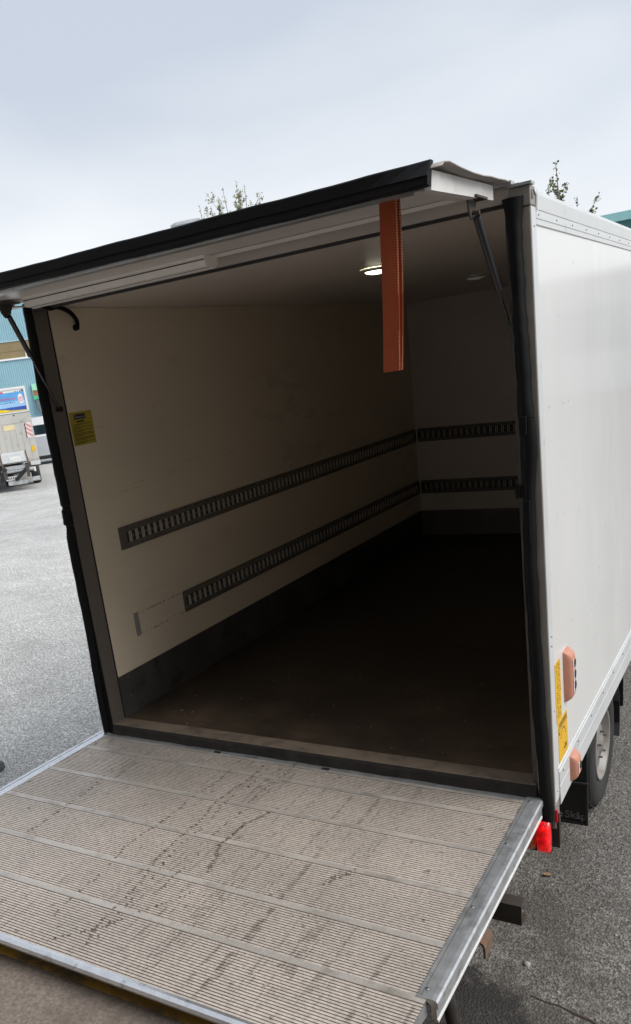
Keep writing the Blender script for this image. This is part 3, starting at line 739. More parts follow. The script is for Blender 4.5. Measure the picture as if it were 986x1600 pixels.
# mudguards with flaps
def guard(x0, x1):
    mb = MB(); n = 18; rad = .385; vs = []
    for i in range(n+1):
        a = R(200)-R(220)*i/n
        for r_ in (rad, rad+.006):
            for x in (x0, x1): vs.append((x, 1.19+rad/.385*r_*math.cos(a)*(1.0), max(-.375+r_*math.sin(a)*.92, -.52)))
    fs = []
    for i in range(n):
        b, e = i*4, (i+1)*4
        fs += [(b, b+1, e+1, e), (b+2, e+2, e+3, b+3), (b, e, e+2, b+2), (b+1, b+3, e+3, e+1)]
    mb.add(vs, fs, 0, True); mb.box(x0, x1, 1.56, 1.575, -.42, -.30); return mb.build('mudguard', 'black_plastic', TL)
guard(1.88, 2.112)
mf = box('mud_flap', 'black_plastic', TL, 1.83, 2.104, .780, .788, -.600, -.20, bev=.003)
mb = MB(); mb.box(2.096, 2.106, .772, .781, -.60, -.38); mb.box(1.83, 2.104, .774, .7795, -.602, -.588); mb.tube([(1.95, .775, -.385), (2.11, .775, -.385)], .008, 8); mb.build('flap_edge', 'rubber_grey', mf)
text_mb('e', .052, (1.970, .7765, -.572), (1, 0, 0), (0, 0, 1)).build('lettering', 'mud_text', mf)
text_mb('Skåp', .052, (2.003, .7765, -.572), (1, 0, 0), (0, 0, 1)).build('lettering', 'mud_text', mf)
guard(-.02, .21)
box('mud_flap', 'black_plastic', TL, -.01, .25, .780, .788, -.600, -.20, bev=.003)
box('front_guard_flap', 'black_plastic', TL, 1.93, 2.108, 1.700, 1.707, -.385, -.16)
# drawbar and nose wheel at the front
mb = MB(); mb.tube([(.55, 4.2, -.2), (1.05, 5.6, -.24)], .045, 8); mb.tube([(1.55, 4.2, -.2), (1.05, 5.6, -.24)], .045, 8); mb.build('drawbar', 'dark_steel', TL)
mb = MB().tube([(1.05, 5.2, .1), (1.05, 5.2, -.5)], .03, 10); mb.tube([(1.01, 5.2, -.59), (1.09, 5.2, -.59)], .10, 20); mb.build('jockey_wheel', 'dark_steel', TL)

# ------------------------------------------------------------------ tail lift platform (part of the trailer)
seams = [-.045, -.165, -.400, -.652, -.902, -1.128, -1.392]
PZ = -.040
def xl(y): return -.030+.055*y
XR = 2.064
body = MB()
body.add([(xl(0)+.01, -.030, PZ-.004-.005), (XR, -.030, PZ-.009), (XR, -1.13, PZ-.009), (xl(-1.13)+.01, -1.13, PZ-.009), (xl(0)+.01, -.03, -.095), (XR, -.03, -.095), (XR, -1.13, -.095), (xl(-1.13)+.01, -1.13, -.095)],
         [(0, 1, 2, 3), (7, 6, 5, 4), (0, 4, 5, 1), (1, 5, 6, 2), (2, 6, 7, 3), (3, 7, 4, 0)])
PL = body.build('lift_platform', 'dark_steel', TL); PL['label'] = 'ribbed aluminium tail lift platform with worn dirty deck'
for si, (ya, yb) in enumerate(zip(seams[:-1], seams[1:])):
    # plank: flat seam strip first, then ridges; groove colour holds grime and painted shade
    ws = .024 if si else .018
    prof = [(ya, PZ+.0010, 1), (ya-ws, PZ+.0010, 0)]
    y = ya-ws; n = max(2, int(round((ya-ws-yb)/.0112))); pt = (ya-ws-yb)/n
    for k in range(n):
        g = .0040
        prof += [(y, PZ-.0045, 2), (y-g, PZ-.0045, 0), (y-g, PZ, 3), (y-pt, PZ, 0)]; y -= pt
    mb = MB(); vs = []; fs = []; mi = []
    xr = XR if si < 5 else 2.080
    for (yy, zz, _) in prof: vs += [(xl(yy), yy, zz), (xr, yy, zz)]
    b0 = 0; mb.v = [Vector(v) for v in vs]
    for i in range(len(prof)-1):
        mb.f.append([2*i, 2*i+1, 2*i+3, 2*i+2]); zlo = prof[i][1] < PZ-.002 and prof[i+1][1] < PZ-.002
        mb.mi.append(2 if zlo else (1 if i == 0 else 0)); mb.sm.append(False)
    mb.build('deck_plank', ['deck', 'deck_seam', 'groove_grime_shade'], PL)
# dirt dragged over the ribs by wheels: flakes sitting on the rib tops along each track
tracks = [([(0.938, -0.087), (0.924, -0.474), (0.953, -0.884), (1.028, -1.334)], 0.75), ([(0.819, -0.149), (0.798, -0.478), (0.779, -0.859), (0.825, -1.257)], 0.6), ([(0.973, -0.102), (0.962, -0.461), (0.987, -0.871), (1.05, -1.298)], 0.5), ([(1.067, 0.016), (1.054, -0.339), (1.057, -0.667), (1.087, -1.035)], 0.45), ([(0.282, -0.411), (0.311, -0.724), (0.294, -0.888)], 0.5), ([(1.177, -0.419), (1.124, -0.523), (1.113, -0.684), (1.172, -0.853)], 0.9), ([(1.173, -0.431), (1.122, -0.539), (1.109, -0.695), (1.166, -0.855)], 0.8), ([(1.192, -0.976), (1.101, -1.104), (1.005, -1.249), (0.868, -1.372)], 0.6), ([(1.653, -0.644), (1.614, -0.711), (1.57, -0.766)], 0.9), ([(1.654, -0.672), (1.61, -0.728), (1.576, -0.787)], 0.8)]
mb = MB(); random.seed(17)
for path, dens_ in tracks:
    for (xa, ya), (xb, yb) in zip(path[:-1], path[1:]):
        L_ = math.hypot(xb-xa, yb-ya); n_ = int(L_/.009)
        for i in range(n_):
            if random.random() > dens_: continue
            t = i/n_; x = xa+(xb-xa)*t+random.gauss(0, .0032)+.008*math.sin(i*.13); y = ya+(yb-ya)*t+random.gauss(0, .004); w_ = random.uniform(.002, .007); l_ = random.uniform(.0015, .004); j = random.uniform(-.002, .002)
            mb.add([(x-w_, y-l_, PZ+.0013), (x+w_, y-l_+j, PZ+.0013), (x+w_*.7, y+l_, PZ+.0013), (x-w_*.8, y+l_+j, PZ+.0013)], [(0, 1, 2, 3)])
mb.build('dirt_track', 'track_dirt', PL, 'stuff')
# tip wedge and rounded nose
mb = MB(); mb.add([(xl(-1.13)+.01, -1.131, -.046), (2.078, -1.131, -.046), (2.078, -1.395, -.046), (xl(-1.39)+.01, -1.395, -.046), (xl(-1.13)+.01, -1.131, -.093), (2.078, -1.131, -.093), (2.078, -1.395, -.064), (xl(-1.39)+.01, -1.395, -.064)],
   [(0, 1, 2, 3), (7, 6, 5, 4), (0, 4, 5, 1), (1, 5, 6, 2), (2, 6, 7, 3), (3, 7, 4, 0)]); mb.build('tip_wedge', 'galvanised', PL)
mb = MB(); pr_ = [(-1.392, -.0385), (-1.402, -.0385), (-1.414, -.044), (-1.418, -.054), (-1.414, -.064), (-1.395, -.066)]
mb.prism(pr_, 'x', xl(-1.4)-.02, 2.083); mb.build('nose_bar', 'polished_edge', PL)
# side trims
mb = MB(); mb.prism([(XR-.012, -.0355), (2.094, -.0345), (2.106, -.036), (2.111, -.042), (2.1115, -.060), (2.106, -.062), (2.106, -.100), (2.092, -.100), (2.092, -.050), (XR-.012, -.040)], 'y', -.012, -1.135)
rt_ = mb.build('side_trim', 'galvanised', PL)
mb = MB()
mb.box(2.0635, 2.0645, -1.13, -.02, -.0356, -.0345); mb.build('trim_joint', 'dark_steel', rt_)
for y in (-.05, -.35, -.72, -1.10): MB().lathe([(.0001, .0022), (.005, .0018), (.0062, 0)], (2.070, y, -.0350), 'z', 10).build('rivet', 'screw_metal', rt_)
mb = MB(); mb.box(2.104, 2.1085, -1.132, -.03, -.107, -.0985); mb.build('edge_rub', 'white_frame', rt_)
mb = MB(); a0, a1 = -.01, -1.39
mb.add([(xl(y)+dx, y, z) for y in (a0, a1) for dx, z in ((.004, -.0375), (-.018, -.0335), (-.050, -.0335), (-.058, -.040), (-.058, -.095), (.0, -.095))],
       [(i, (i+1) % 6, 6+(i+1) % 6, 6+i) for i in range(6)]+[tuple(range(6)), tuple(range(11, 5, -1))])
lt_ = mb.build('side_trim', 'polished_edge', PL)
mb = MB(); 
mb.add([(xl(y)+dx, y, -.0330) for y in (a0, a1) for dx in (-.032, -.029)], [(0, 1, 3, 2)]); mb.build('trim_joint', 'dark_hole', lt_)
# hinge strip against the sill, with latches
MB().box(xl(0), 2.070, -.0445, -.012, -.060, -.0395, .002).build('hinge_strip', 'galvanised', PL)
for x in (.64, 1.20): box('latch_slot', 'dark_hole', PL, x, x+.035, -.047, -.030, -.0394, -.0372)
# mechanics under the platform
ub = MB(); ub.prism([(-.330, -.292), (-.272, -.292), (-.272, -.300), (-.322, -.300), (-.322, -.362), (-.272, -.362), (-.272, -.370), (-.330, -.370)], 'x', .06, 2.104); ub.build('underrun_beam', 'dark_steel', TL)
for x in (.55, 1.5): 
    mb = MB(); mb.prism([(-.28, -.30), (-.28, -.36), (.3, -.20), (.3, -.14)], 'x', x, x+.05); mb.build('lift_arm', 'dark_steel', TL)
    mb = MB().tube([(x+.12, .3, -.25), (x+.12, -.75, -.13)], .03, 12); mb.build('lift_cylinder', 'dark_steel', TL)
mb = MB(); mb.prism([(1.90, -.225), (2.055, -.225), (2.069, -.232), (2.075, -.245), (2.075, -.285), (2.068, -.285), (2.068, -.247), (2.062, -.237), (2.052, -.233), (1.90, -.233)], 'y', -.64, -.56); mb.build('hook_bracket', 'rusty_steel', TL)
mb = MB(); mb.box(1.90, 1.93, -.63, -.57, -.24, -.09); mb.build('bracket_hanger', 'rusty_steel', TL)
MB().tube([(2.045, -.93, -.10), (2.062, -.92, -.30)], .020, 14).build('support_leg', 'kick_metal', TL)
OFF = Vector((0, 0, 0))

# ------------------------------------------------------------------ pull strap
PS = thing('pull_strap', 'orange webbing pull strap hanging in a loop from the raised flap', 'strap', (1.845, -.545, 1.53))
OFF = Vector((1.845, -.545, 1.53))
def strap_pt(t, side):      # t 0 top .. 1 bottom
    z = 1.992-.450*t; lean = .055-.028*t+.004*math.sin(t*3)
    yy = -.545+side*(.003+.006*math.sin(math.pi*t)*(1-t*.4))
    return lean, yy, z
for nm, side, dx in (('front_band', -1, 0.), ('back_band', 1, .005)):
    vs = []; n = 26; hw = .0245
    for i in range(n+1):
        t = i/n; l, y, z = strap_pt(t, side)
        tw = .0015*math.sin(t*7)
        for k in (-1, -.92, 0, .92, 1): 
            vs.append((1.845+l+dx+k*hw, y+tw*k-.0015*(1-k*k), z))
        for k in (1, .92, 0, -.92, -1): vs.append((1.845+l+dx+k*hw, y+tw*k-.0015*(1-k*k)+.0024, z))
    mb = MB(); mb.add(vs, [(i*10+k, i*10+(k+1) % 10, (i+1)*10+(k+1) % 10, (i+1)*10+k) for i in range(n) for k in range(10)], 0, False)
    mb.add(vs[-10:], [tuple(range(10))]); bo = mb.build(nm, 'strap', PS)
    sb = MB(); random.seed(1)
    for i in range(70):
        t = (i+.2)/70; t2 = (i+.75)/70; l, y, z = strap_pt(t, side); l2, y2, z2 = strap_pt(t2, side); x = 1.845+l+dx+hw*.93
        sb.box(x-.0012, x+.0012, y-.0012, y-.0004, z2, z)
    sb.build('edge_stitching', 'strap_stitch', bo, 'stuff')
OFF = Vector((0, 0, 0))

# ------------------------------------------------------------------ small things on the ground
lf = MB(); cx, cy = 2.0, .45; n = 9; vs = []
for i in range(n+1):
    t = i/n; hw = .016*math.sin(math.pi*t**.8)**.8+.0006
    for k in (-1, 0, 1): vs.append((-.035+.07*t, k*hw, .004+.012*abs(k)+.006*math.sin(t*3)))
lf.add(vs, [(i*3+k, i*3+k+1, (i+1)*3+k+1, (i+1)*3+k) for i in range(n) for k in (0, 1)], 0, True)
lo = lf.build('fallen_leaf', 'dry_leaf'); lo.location = (2.0, .45, G+.001); lo.scale = (.6, .6, .6); lo.rotation_euler = (.1, .1, .3); tag(lo, 'dry brown curled leaf lying on the dark asphalt', 'leaf')
def pebble(x, y, r, seed, label):
    random.seed(seed); mb = MB(); n = 8; vs = [(0, 0, r*.9)]; 
    rings = [(.55, .75), (.95, .35), (.9, -.1)]
    for a, b in rings:
        for k in range(n): t = 2*math.pi*k/n; j = random.uniform(.8, 1.2); vs.append((r*a*j*math.cos(t)*1.3, r*a*j*math.sin(t), r*b*random.uniform(.85, 1.1)))
    fs = [(0, 1+k, 1+(k+1) % n) for k in range(n)]+[(1+i*n+k, 1+i*n+(k+1) % n, 1+(i+1)*n+(k+1) % n, 1+(i+1)*n+k) for i in range(2) for k in range(n)]
    mb.add(vs, fs, 0, True); o = mb.build('pebble', 'stone'); o.location = (x, y, G+r*.1); tag(o, label, 'stone', 'loose stones by the lift')
pebble(2.061, -.142, .013, 1, 'pale pebble on the asphalt near the tail lift')
pebble(2.20, -.245, .006, 2, 'tiny grey pebble near the rusty crack in the asphalt')
pebble(2.33, .15, .006, 3, 'tiny pebble on bare asphalt away from the lift')
# flecks of dirt on the trailer floor and deck
db_ = MB(); random.seed(31)
for k in range(90):
    if random.random() < .45: x, y, z = random.uniform(.1, 2.0), random.uniform(.1, 1.2), .0007
    else: x, y, z = random.uniform(.0, 2.0), random.uniform(-1.3, -.06), PZ+.0016
    a = random.uniform(0, 6.28); l = random.uniform(.002, .009); w_ = random.uniform(.0008, .003)
    ca, sa = math.cos(a), math.sin(a)
    db_.add([(x+ca*u*l-sa*v*w_, y+sa*u*l+ca*v*w_, z) for u, v in ((-1, -1), (1, -1), (1, 1), (-1, 1))]+[(x, y, z+.0015)], [(0, 1, 4), (1, 2, 4), (2, 3, 4), (3, 0, 4)])
tag(db_.build('debris', 'debris', None, 'stuff'), 'scattered straw and grit flecks on the trailer floor and lift deck', 'debris')

# bollard at the side of the yard
bo = MB().lathe([(.13, 0), (.13, .02), (.07, .03), (.065, .42), (.07, .46), (.12, .52), (.135, .60), (.11, .68), (.06, .72), (.0001, .735)], (0, 0, 0), 'z', 28).build('bollard', 'bollard_grey')
bo.location = (-1.62, .36, G); tag(bo, 'dark grey rounded bollard on the pale asphalt beside the platform', 'bollard')

# ------------------------------------------------------------------ box truck across the yard
TR = thing('box_truck', 'box truck seen from behind, grey ribbed tail lift folded up under a blue advert', 'truck', (-15.34, 14.37, G), math.atan2(.726, .687)*1.0)
# local: +x right along the rear face, -y towards the camera, z up from the asphalt
box('box_body', 'sign_white', TR, -2.3, -.01, .02, 6.5, .75, 2.79)
fr = MB(); fr.box(-2.3, 0, -.03, .019, 2.735, 2.80); fr.box(-.06, 0, -.03, .019, 2.13, 2.735); fr.box(-2.3, -2.24, -.03, .019, 2.13, 2.735); fr.box(-2.3, 0, -.03, .019, 2.10, 2.145); fro = fr.build('rear_frame', 'sign_white', TR)
MB().box(-2.3, .004, -.034, -.0305, 2.094, 2.112).box(.0005, .004, -.034, .02, 2.094, 2.80).build('frame_edge', 'grey_canvas', fro)
ad_ = box('advert_panel', 'sign_sky_blue', TR, -2.235, -.065, -.012, .018, 2.15, 2.73)
box('advert_band', 'sign_pale_blue', ad_, -2.235, -.065, -.015, -.0125, 2.24, 2.43)
mb = MB(); mb.prism([(-2.235, 2.235), (-.065, 2.275), (-.065, 2.185), (-2.235, 2.185)], 'y', -.0185, -.016); mb.build('advert_band', 'sign_deep_blue', ad_)
mb = MB(); mb.prism([(-2.235, 2.155), (-2.235, 2.30), (-1.2, 2.27), (-.66, 2.225), (-.5, 2.19), (-.065, 2.17), (-.065, 2.155)], 'y', -.022, -.0195); mb.build('advert_band', 'sign_yellow', ad_)
box('advert_band', 'sign_white', ad_, -2.235, -.065, -.014, -.0122, 2.665, 2.73)
box('advert_band', 'sign_red', ad_, -1.4, -.62, -.0165, -.0142, 2.665, 2.70)
mb = MB()
for x, h in ((-.30, .02), (-.24, .014), (-.17, .03), (-.12, .05), (-.09, .035)): mb.box(x, x+.03, -.0165, -.0142, 2.668, 2.668+h)
mb.build('skyline_print', 'sign_dark', ad_)
mb = text_mb('BRAUNGLASS', .075, (-.78, -.0135, 2.475), (1, 0, 0), (0, 0, 1)); mb.build('lettering', 'sign_red', ad_)
mb = MB(); x = -.82; random.seed(9)
while x < -.34: l = random.uniform(.02, .05); mb.box(x, x+l, -.0165, -.0152, 2.385, 2.385+random.uniform(.02, .04)); x += l+random.uniform(.008, .03)
mb.box(-.58, -.55, -.0165, -.0152, 2.27, 2.285); mb.box(-.50, -.47, -.0165, -.0152, 2.272, 2.287)
mb.build('small_print', 'sign_ink', ad_)
vs = [(-.175+.075*math.cos(2*math.pi*k/20), 2.475+.135*math.sin(2*math.pi*k/20)) for k in range(20)]
ov = MB().prism(vs, 'y', -.020, -.014).build('oval_emblem', 'sign_white', ad_)
mb = MB()
for z, c in ((2.50, 0), (2.46, 1), (2.41, 0)): mb.prism([(-.24, z-.015), (-.11, z+.02), (-.11, z+.035), (-.24, z)], 'y', -.0225, -.0205)
mb.build('emblem_stripe', 'sign_red', ov)
# folded tail lift: vertical planks
PLt = MB().box(-2.3, 0, -.06, .0, .76, 2.09).build('tail_lift', 'grey_lift', TR)
MB().box(-2.3, 0, -.072, -.0605, 1.845, 2.085).build('upper_plank', 'grey_lift', PLt)
for k in range(14):
    x = -2.3+k*.1643; box('plank', 'grey_lift', PLt, x+.004, x+.1603, -.072, -.0605, .80, 1.835)
MB().lathe([(.0001, -.006), (.02, -.005), (.024, 0)], (-.45, -.072, 2.05), 'y', 12).build('lift_bolt', 'kick_metal', PLt)
box('type_plate', 'cream_plate', TR, -.80, -.49, -.078, -.0725, 1.67, 1.80)
hz = box('hazard_plate', 'reflex_white', TR, -.200, -.050, -.080, -.0725, 1.40, 1.83)
mb = MB()
for k in range(3): z = 1.43+.12*k; mb.prism([(-.198, z+.10), (-.198, z+.16), (-.052, z+.05), (-.052, z-.01)], 'y', -.083, -.0802)
mb.build('hazard_stripe', 'reflex_red', hz)
box('hazard_edge', 'kick_metal', hz, -.225, -.2005, -.079, -.073, 1.40, 1.80)
box('yellow_reflector', 'yellow_sticker', TR, -.15, -.055, -.080, -.0725, 1.01, 1.17)
# lift gear: housing, rusty arms, ram
hs = MB(); hs.prism([(-.074, 1.07), (-.20, 1.04), (-.22, .80), (-.074, .78)], 'x', -1.02, -.33); hso = hs.build('gear_housing', 'painted_trim', TR)
box('warning_sheet', 'sign_white', hso, -.80, -.50, -.222, -.2195, .83, .96)
mb = MB()
for k in range(5): mb.box(-.76+.05*k, -.735+.05*k, -.2245, -.2222, .86+.006*k, .868+.006*k)
mb.build('sheet_print', 'sticker_ink', hso)
for x in (-1.06, -.34): 
    mb = MB(); mb.tube([(x, -.09, 1.07), (x-.005, -.20, 1.05), (x+.02, -.23, .82), (x+.03, -.20, .62)], .022, 8); mb.build('lift_arm', 'rusty_steel', TR)
mb = MB(); mb.box(-1.0, -.34, -.18, -.02, .60, .70); mb.tube([(-1.1, -.12, .56), (-.2, -.12, .56)], .05, 10); mb.build('cross_tube', 'galvanised', TR)
for x in (-1.05, -.42):
    mb = MB(); mb.prism([(-.25, .70), (-.15, .74), (1.2, .62), (1.2, .50), (-.2, .45), (-.30, .36)], 'x', x, x+.09); mb.build('lift_bracket', 'dark_steel', TR)
mb = MB(); mb.tube([(-.36, -.22, .62), (-.75, -.16, .30)], .05, 10); mb.tube([(-.98, -.22, .66), (-1.15, -.18, .28)], .06, 10); mb.build('lift_ram', 'black_plastic', TR)
box('tail_box', 'painted_trim', TR, -.27, .01, -.07, .15, .64, .755, bev=.01)
bm_ = box('underrun_bar', 'galvanised', TR, -.98, -.44, -.14, -.06, .17, .29, bev=.01)
box('underrun_bar', 'galvanised', TR, -.30, -.08, -.14, -.06, .21, .33, bev=.01)
pt_ = box('number_plate', 'plate_white', TR, -1.02, -.62, -.10, -.092, .31, .42)
mb = MB(); random.seed(4)
for k in range(7): mb.box(-.97+.048*k, -.945+.048*k, -.104, -.1005, .335, .395)
mb.build('plate_print', 'label_navy', pt_)
tlm = box('tail_lamp', 'black_plastic', TR, -.34, -.14, -.10, -.02, .45, .62, bev=.01)
box('lamp_lens', 'reflex_red', tlm, -.27, -.21, -.112, -.1005, .50, .61); box('lamp_lens', 'reflex_white', tlm, -.205, -.15, -.112, -.1005, .47, .60)
box('chassis', 'dark_steel', TR, -1.7, -.55, .2, 8.0, .45, .74)
for x in (-2.25, -1.12, -.32):
    mb = MB(); c = (x+.13, 1.6, .36); mb.lathe([(.17, -.13), (.30, -.13), (.35, -.10), (.36, -.04), (.36, .04), (.35, .10), (.30, .13), (.17, .13), (.16, .05), (.0001, .05)], c, 'x', 28); mb.lathe([(.17, -.13), (.16, -.06), (.0001, -.06)], c, 'x', 28)
    if x > -1.2: mb.v = [v+Vector((0, .0, 0)) for v in mb.v]
    mb.build('wheel', 'tyre_rubber', TR)
# rear left dual wheel reaching into view, cab in front
cb = MB(); cb.prism([(6.6, .6), (6.6, 2.3), (7.6, 2.35), (8.3, 1.6), (8.45, .6)], 'x', -2.2, -.1); cb.build('cab', 'car_white', TR)
for x in (-2.2, -.36):
    MB().lathe([(.17, -.11), (.30, -.11), (.36, -.06), (.36, .06), (.30, .11), (.17, .11), (.0001, .06)], (x+.12, 7.5, .36), 'x', 24).build('wheel', 'tyre_rubber', TR)

# ------------------------------------------------------------------ silver van beyond the truck
va = Vector((-.722, .692, 0)); 
VN = thing('parked_van', 'silver van with white roof band and dark side window, parked behind the box truck', 'van', (-21.9, 20.55, G), math.atan2(.722, .692))
pf = [(-2.6, .25), (-2.65, 1.0), (-2.55, 1.65), (-2.3, 1.80), (.9, 1.80), (1.5, 1.12), (2.35, .98), (2.45, .35), (2.35, .22)]
mb = MB(); mb.prism([(p[0], p[1]) for p in pf], 'y', 0, 1.85); mb.build('body', 'silver_paint', VN)
mb = MB(); mb.box(-2.3, 1.0, -.008, -.001, 1.50, 1.79); mb.build('roof_band', 'car_white', VN)
mb = MB(); mb.prism([(-2.45, 1.14), (-2.4, 1.50), (.95, 1.50), (1.28, 1.14)], 'y', -.006, -.002); mb.build('side_window', 'car_glass', VN)
mb = MB(); mb.box(-2.55, 1.4, -.012, -.003, 1.06, 1.135); mb.build('waist_moulding', 'car_white', VN)
mb = MB(); mb.box(-2.6, 2.4, -.010, -.001, .20, .34); mb.build('sill_cover', 'black_plastic', VN)
mb = MB()
for x in (-1.2, -.2): mb.box(x, x+.012, -.004, -.0005, .36, 1.05)
mb.build('door_joint', 'dark_hole', VN)
for x in (-1.7, 1.55):
    for y in (.10, 1.75): MB().lathe([(.19, -.10), (.29, -.10), (.33, -.06), (.33, .06), (.29, .10), (.19, .10), (.0001, .04)], (x, y, .33), 'y', 24).build('wheel', 'tyre_rubber', VN)

# ------------------------------------------------------------------ blue clad building behind the yard
bc = CAM+Vector((-.738, .674, 0))*47; 
BL = thing('blue_building', 'pale blue corrugated steel building with a strip of ochre windows', 'building', (bc.x, bc.y, G), math.atan2(.738, .674))
x0, x1 = -14, 22; pitch_ = .11
def corr(z0, z1):
    mb = MB(); prof = []; x = x0
    while x < x1: prof += [(x, 0), (x+.055, 0), (x+.066, -.03), (x+.099, -.03)]; x += pitch_
    vs = []
    for (a, b) in prof: vs += [(a, b, z0), (a, b, z1)]
    mb.add(vs, [(2*i, 2*i+2, 2*i+3, 2*i+1) for i in range(len(prof)-1)]); return mb
corr(.0, 4.62).build('lower_cladding', 'blue_cladding', BL); corr(5.52, 7.6).build('upper_cladding', 'blue_cladding', BL)
box('wall_core', 'building_panel', BL, x0, x1, .03, 14, 0, 7.55)
mb = MB(); mb.box(x0, x1, -.10, .02, 4.575, 4.66); mb.build('window_sill', 'white_frame', BL)
mb = MB(); mb.box(x0, x1, -.05, .02, 5.465, 5.53); mb.build('window_head', 'blue_trim', BL)
mb = MB(); mb.box(x0-.1, x1+.1, -.12, 14.1, 7.6, 7.75); mb.build('roof', 'blue_trim', BL)
k = 0; x = x0
pane = None; post = None
while x < x1-.1:
    if pane is None:
        pane = MB().box(0, 1.79, -.004, .016, 4.664, 5.46).build('window_pane', 'ochre_glass', BL); post = MB().box(-.05, .0, -.04, .018, 4.664, 5.46).build('mullion', 'white_frame', BL); bar = MB().box(.0, 1.79, -.007, -.0045, 4.98, 4.995).build('glazing_bar', 'dark_steel', BL)
        a, b, c = pane, post, bar
    else:
        a, b, c = pane.copy(), post.copy(), bar.copy(); [COL.objects.link(q) for q in (a, b, c)]
    for q in (a, b, c): q.location.x = x+.42
    x += 1.85
gs = thing('shop_sign', 'green shop sign with brown picture strip on the blue cladding', 'sign', (bc.x, bc.y, G), BL.rotation_euler.z)
MB().box(1.15, 2.3, -.20, -.06, 2.55, 3.30).build('board', 'sign_mint', gs)
MB().box(1.17, 2.28, -.214, -.201, 2.70, 2.96).build('picture_strip', 'sign_brown', gs)
MB().box(1.15, 2.3, -.216, -.202, 2.50, 2.69).build('lower_band', 'sign_green', gs)
gc = MB(); vs = []
for k in range(13): a = math.pi*k/12; vs.append((1.65-.42*math.cos(a), 2.46-.85*math.sin(a)))
gc.prism(vs, 'y', -.40, -.12); tag(gc.build('door_canopy', 'grey_canvas'), 'grey rounded canvas canopy under the green shop sign', 'canopy')
gco = bpy.data.objects['door_canopy']; gco.location = (bc.x, bc.y, G); gco.rotation_euler = BL.rotation_euler

# teal building behind the trailer's roof line
TB = thing('teal_building', 'dark teal office building with pale fascia showing over the trailer roof', 'building', (-2, 40, G))
box('wall', 'teal_wall', TB, -22, 4, 0, 12, 0, 6.52)
mb = MB(); mb.box(-22.2, 4.2, -.25, 12.2, 6.52, 6.87); mb.build('fascia', 'teal_fascia', TB)
k = None
for i in range(12):
    if k is None: k = MB().box(-21, -19.2, -.03, .02, 4.6, 6.05).build('window', 'teal_glass', TB); kf = MB().box(-21.08, -19.12, -.045, -.031, 6.05, 6.13).box(-20.14, -20.06, -.045, -.031, 4.6, 6.05).build('window_frame', 'teal_fascia', TB); c, d = k, kf
    else: c, d = k.copy(), kf.copy(); COL.objects.link(c); COL.objects.link(d)
    c.location.x = 2.05*i; d.location.x = 2.05*i

# pale warehouse on the far right of the yard (mirrored in the glossy side panel)
WH = thing('pale_warehouse', 'long low pale grey warehouse standing across the yard', 'building', (6, 33, G))
box('wall', 'warehouse_pale', WH, 0, 34, 0, 10, 0, 4.2); box('roof', 'warehouse_pale', WH, -.3, 34.3, -.3, 10.3, 4.2, 4.4)
k = None
for i in range(7):
    if k is None: k = MB().box(1.2, 3.6, -.03, .02, 1.6, 3.2).build('window', 'window_glass', WH); c = k
    else: c = k.copy(); COL.objects.link(c)
    c.location.x = 4.8*i

# street lamp whose flat head shows above the flap
SLP = thing('street_lamp', 'tall street lamp with a flat grey head rising above the trailer', 'street lamp', (-8.75, 16.1, G))
OFF = Vector((-8.75, 16.1, G))
MB().tube([(-8.75, 16.1, G), (-8.75, 16.1, 2), (-8.75, 16.1, 5.15)], [.09, .07, .05], 14).build('pole', 'lamp_pole', SLP)
hd = MB(); d = Vector((-.577, -.404, 0)).normalized(); s_ = Vector((-d.y, d.x, 0)); o_ = Vector((-9.476, 15.432, 5.20)); vs = []
for t, hw, z0, z1 in ((0, .10, 0, .075), (.25, .13, 0, .07), (.60, .13, -.02, .04), (.72, .09, -.03, .0)):
    c = o_+d*t; vs += [c+s_*hw+Vector((0, 0, z0)), c-s_*hw+Vector((0, 0, z0)), c-s_*hw*.8+Vector((0, 0, z1)), c+s_*hw*.8+Vector((0, 0, z1))]
hd.add(vs, [(i*4+k, i*4+(k+1) % 4, (i+1)*4+(k+1) % 4, (i+1)*4+k) for i in range(3) for k in range(4)]+[(0, 1, 2, 3), (12, 13, 14, 15)]); hd.build('lamp_head', 'lamp_head', SLP)
mb = MB().tube([(-8.75, 16.1, 5.1), (-8.95, 15.9, 5.22), (-9.5, 15.42, 5.235)], .035, 8); mb.build('arm', 'lamp_pole', SLP)
OFF = Vector((0, 0, 0))

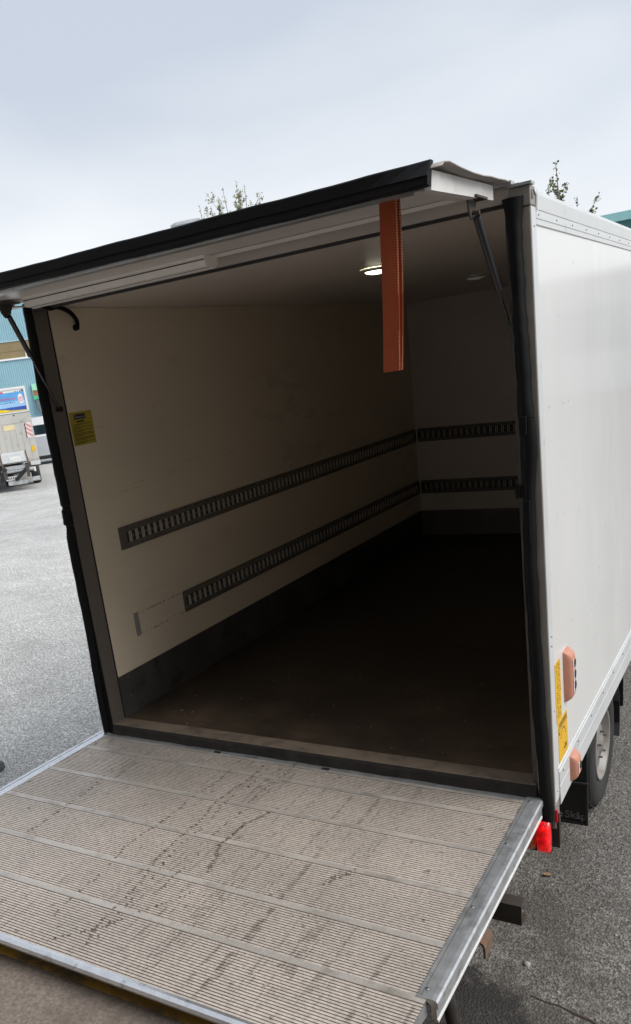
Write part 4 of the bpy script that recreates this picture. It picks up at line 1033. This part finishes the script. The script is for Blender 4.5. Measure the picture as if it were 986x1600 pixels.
# ------------------------------------------------------------------ birch trees behind the trailer
def birch(base, tops, h, seed, label, leafmats, lsize, dens):
    """tops: list of (x, y, z) world tips that leaders reach"""
    random.seed(seed)
    T = thing('birch_tree', label, 'tree', base, 0, 'birches behind the trailer')
    b = Vector((0, 0, 0)); wood = MB(); twig = MB(); leaf = MB(); leaf2 = MB()
    tr_ = MB(); fork = Vector((random.uniform(-.1, .1), random.uniform(-.1, .1), h*.45))
    tr_.tube([b, b.lerp(fork, .5)+Vector((.04, .03, 0)), fork], [.10, .075, .055], 12); tr_.build('trunk', 'birch_bark', T)
    def leafq(p, s):
        ax = Vector((random.gauss(0, 1), random.gauss(0, 1), random.gauss(0, 1))).normalized(); o = ax.orthogonal().normalized(); q = ax.cross(o)
        (leaf if random.random() < .5 else leaf2).add([p, p+o*s*.5+q*s*.42, p+o*s, p+o*s*.5-q*s*.42], [(0, 1, 2, 3)])
    def shoot(a, c, r, depth):
        n = 7; pts = []; bend = Vector((random.gauss(0, 1), random.gauss(0, 1), 0))*.03*(c-a).length
        for i in range(n+1): t = i/n; pts.append(a.lerp(c, t)+bend*math.sin(math.pi*t)+Vector((0, 0, -.05*(c-a).length*math.sin(math.pi*t))))
        (wood if depth < 2 else twig).tube(pts, [r*(1-.85*i/n)+.0016 for i in range(n+1)], 6 if depth < 2 else 4)
        L_ = (c-a).length
        if depth < 3:
            k = int((5, 7, 6)[depth]*max(.6, min(1.4, L_)))+2
            for i in range(k):
                t = random.uniform(.25, .97); p = pts[min(n, int(t*n))]
                d = (c-a).normalized(); sd = d.orthogonal().normalized(); sd.rotate(Matrix.Rotation(random.uniform(0, 6.28), 3, d))
                ln = L_*random.uniform(.22, .42)*(1.15-t*.7)
                shoot(p, p+(d*.75+sd*.65).normalized()*ln+Vector((0, 0, .06*ln)), r*.4*(1-t*.5), depth+1)
        if depth >= 0:
            for i in range(int(dens*L_)+2):
                t = random.uniform(.15 if depth else .55, 1.02); p = a.lerp(c, min(t, 1))+Vector((random.gauss(0, .018), random.gauss(0, .018), random.gauss(0, .02))); leafq(p, lsize*random.uniform(.6, 1.15))
    for tp in tops:
        e = Vector(tp)-Vector(base); shoot(fork.lerp(b, random.uniform(0, .3)), e, .032, 0)
    for k in range(4):
        a = random.uniform(0, 6.28); s0 = fork*random.uniform(.55, .95); shoot(s0, s0+Vector((math.cos(a)*.8, math.sin(a)*.8, h*.22)), .022, 1)
    wood.build('limb', 'birch_bark', T); twig.build('twigs', 'twig', T, 'stuff')
    cr_ = leaf.build('crown', leafmats[0], T, 'stuff'); leaf2.build('second_leaves', leafmats[1], T, 'stuff')  # leaves split at random into two meshes, each with its own leaf tone
birch((-.45, 12.9, G), [(-.684, 12.80, 4.20), (-.38, 12.9, 3.62), (-.80, 12.75, 3.85), (-.1, 13.0, 3.3)], 4.6, 12, 'slender birch with small dark leaves above the white side panel', ('birch_leaf', 'birch_leaf_dark'), .052, 17)
birch((-9.0, 16.6, G), [(-9.25, 16.25, 5.95), (-8.95, 16.4, 6.02), (-8.75, 16.45, 5.95), (-9.75, 15.9, 5.62), (-9.55, 16.1, 5.55)], 6.2, 27, 'thin birch with sparse yellow leaves above the raised flap', ('birch_leaf', 'birch_leaf'), .045, 12)
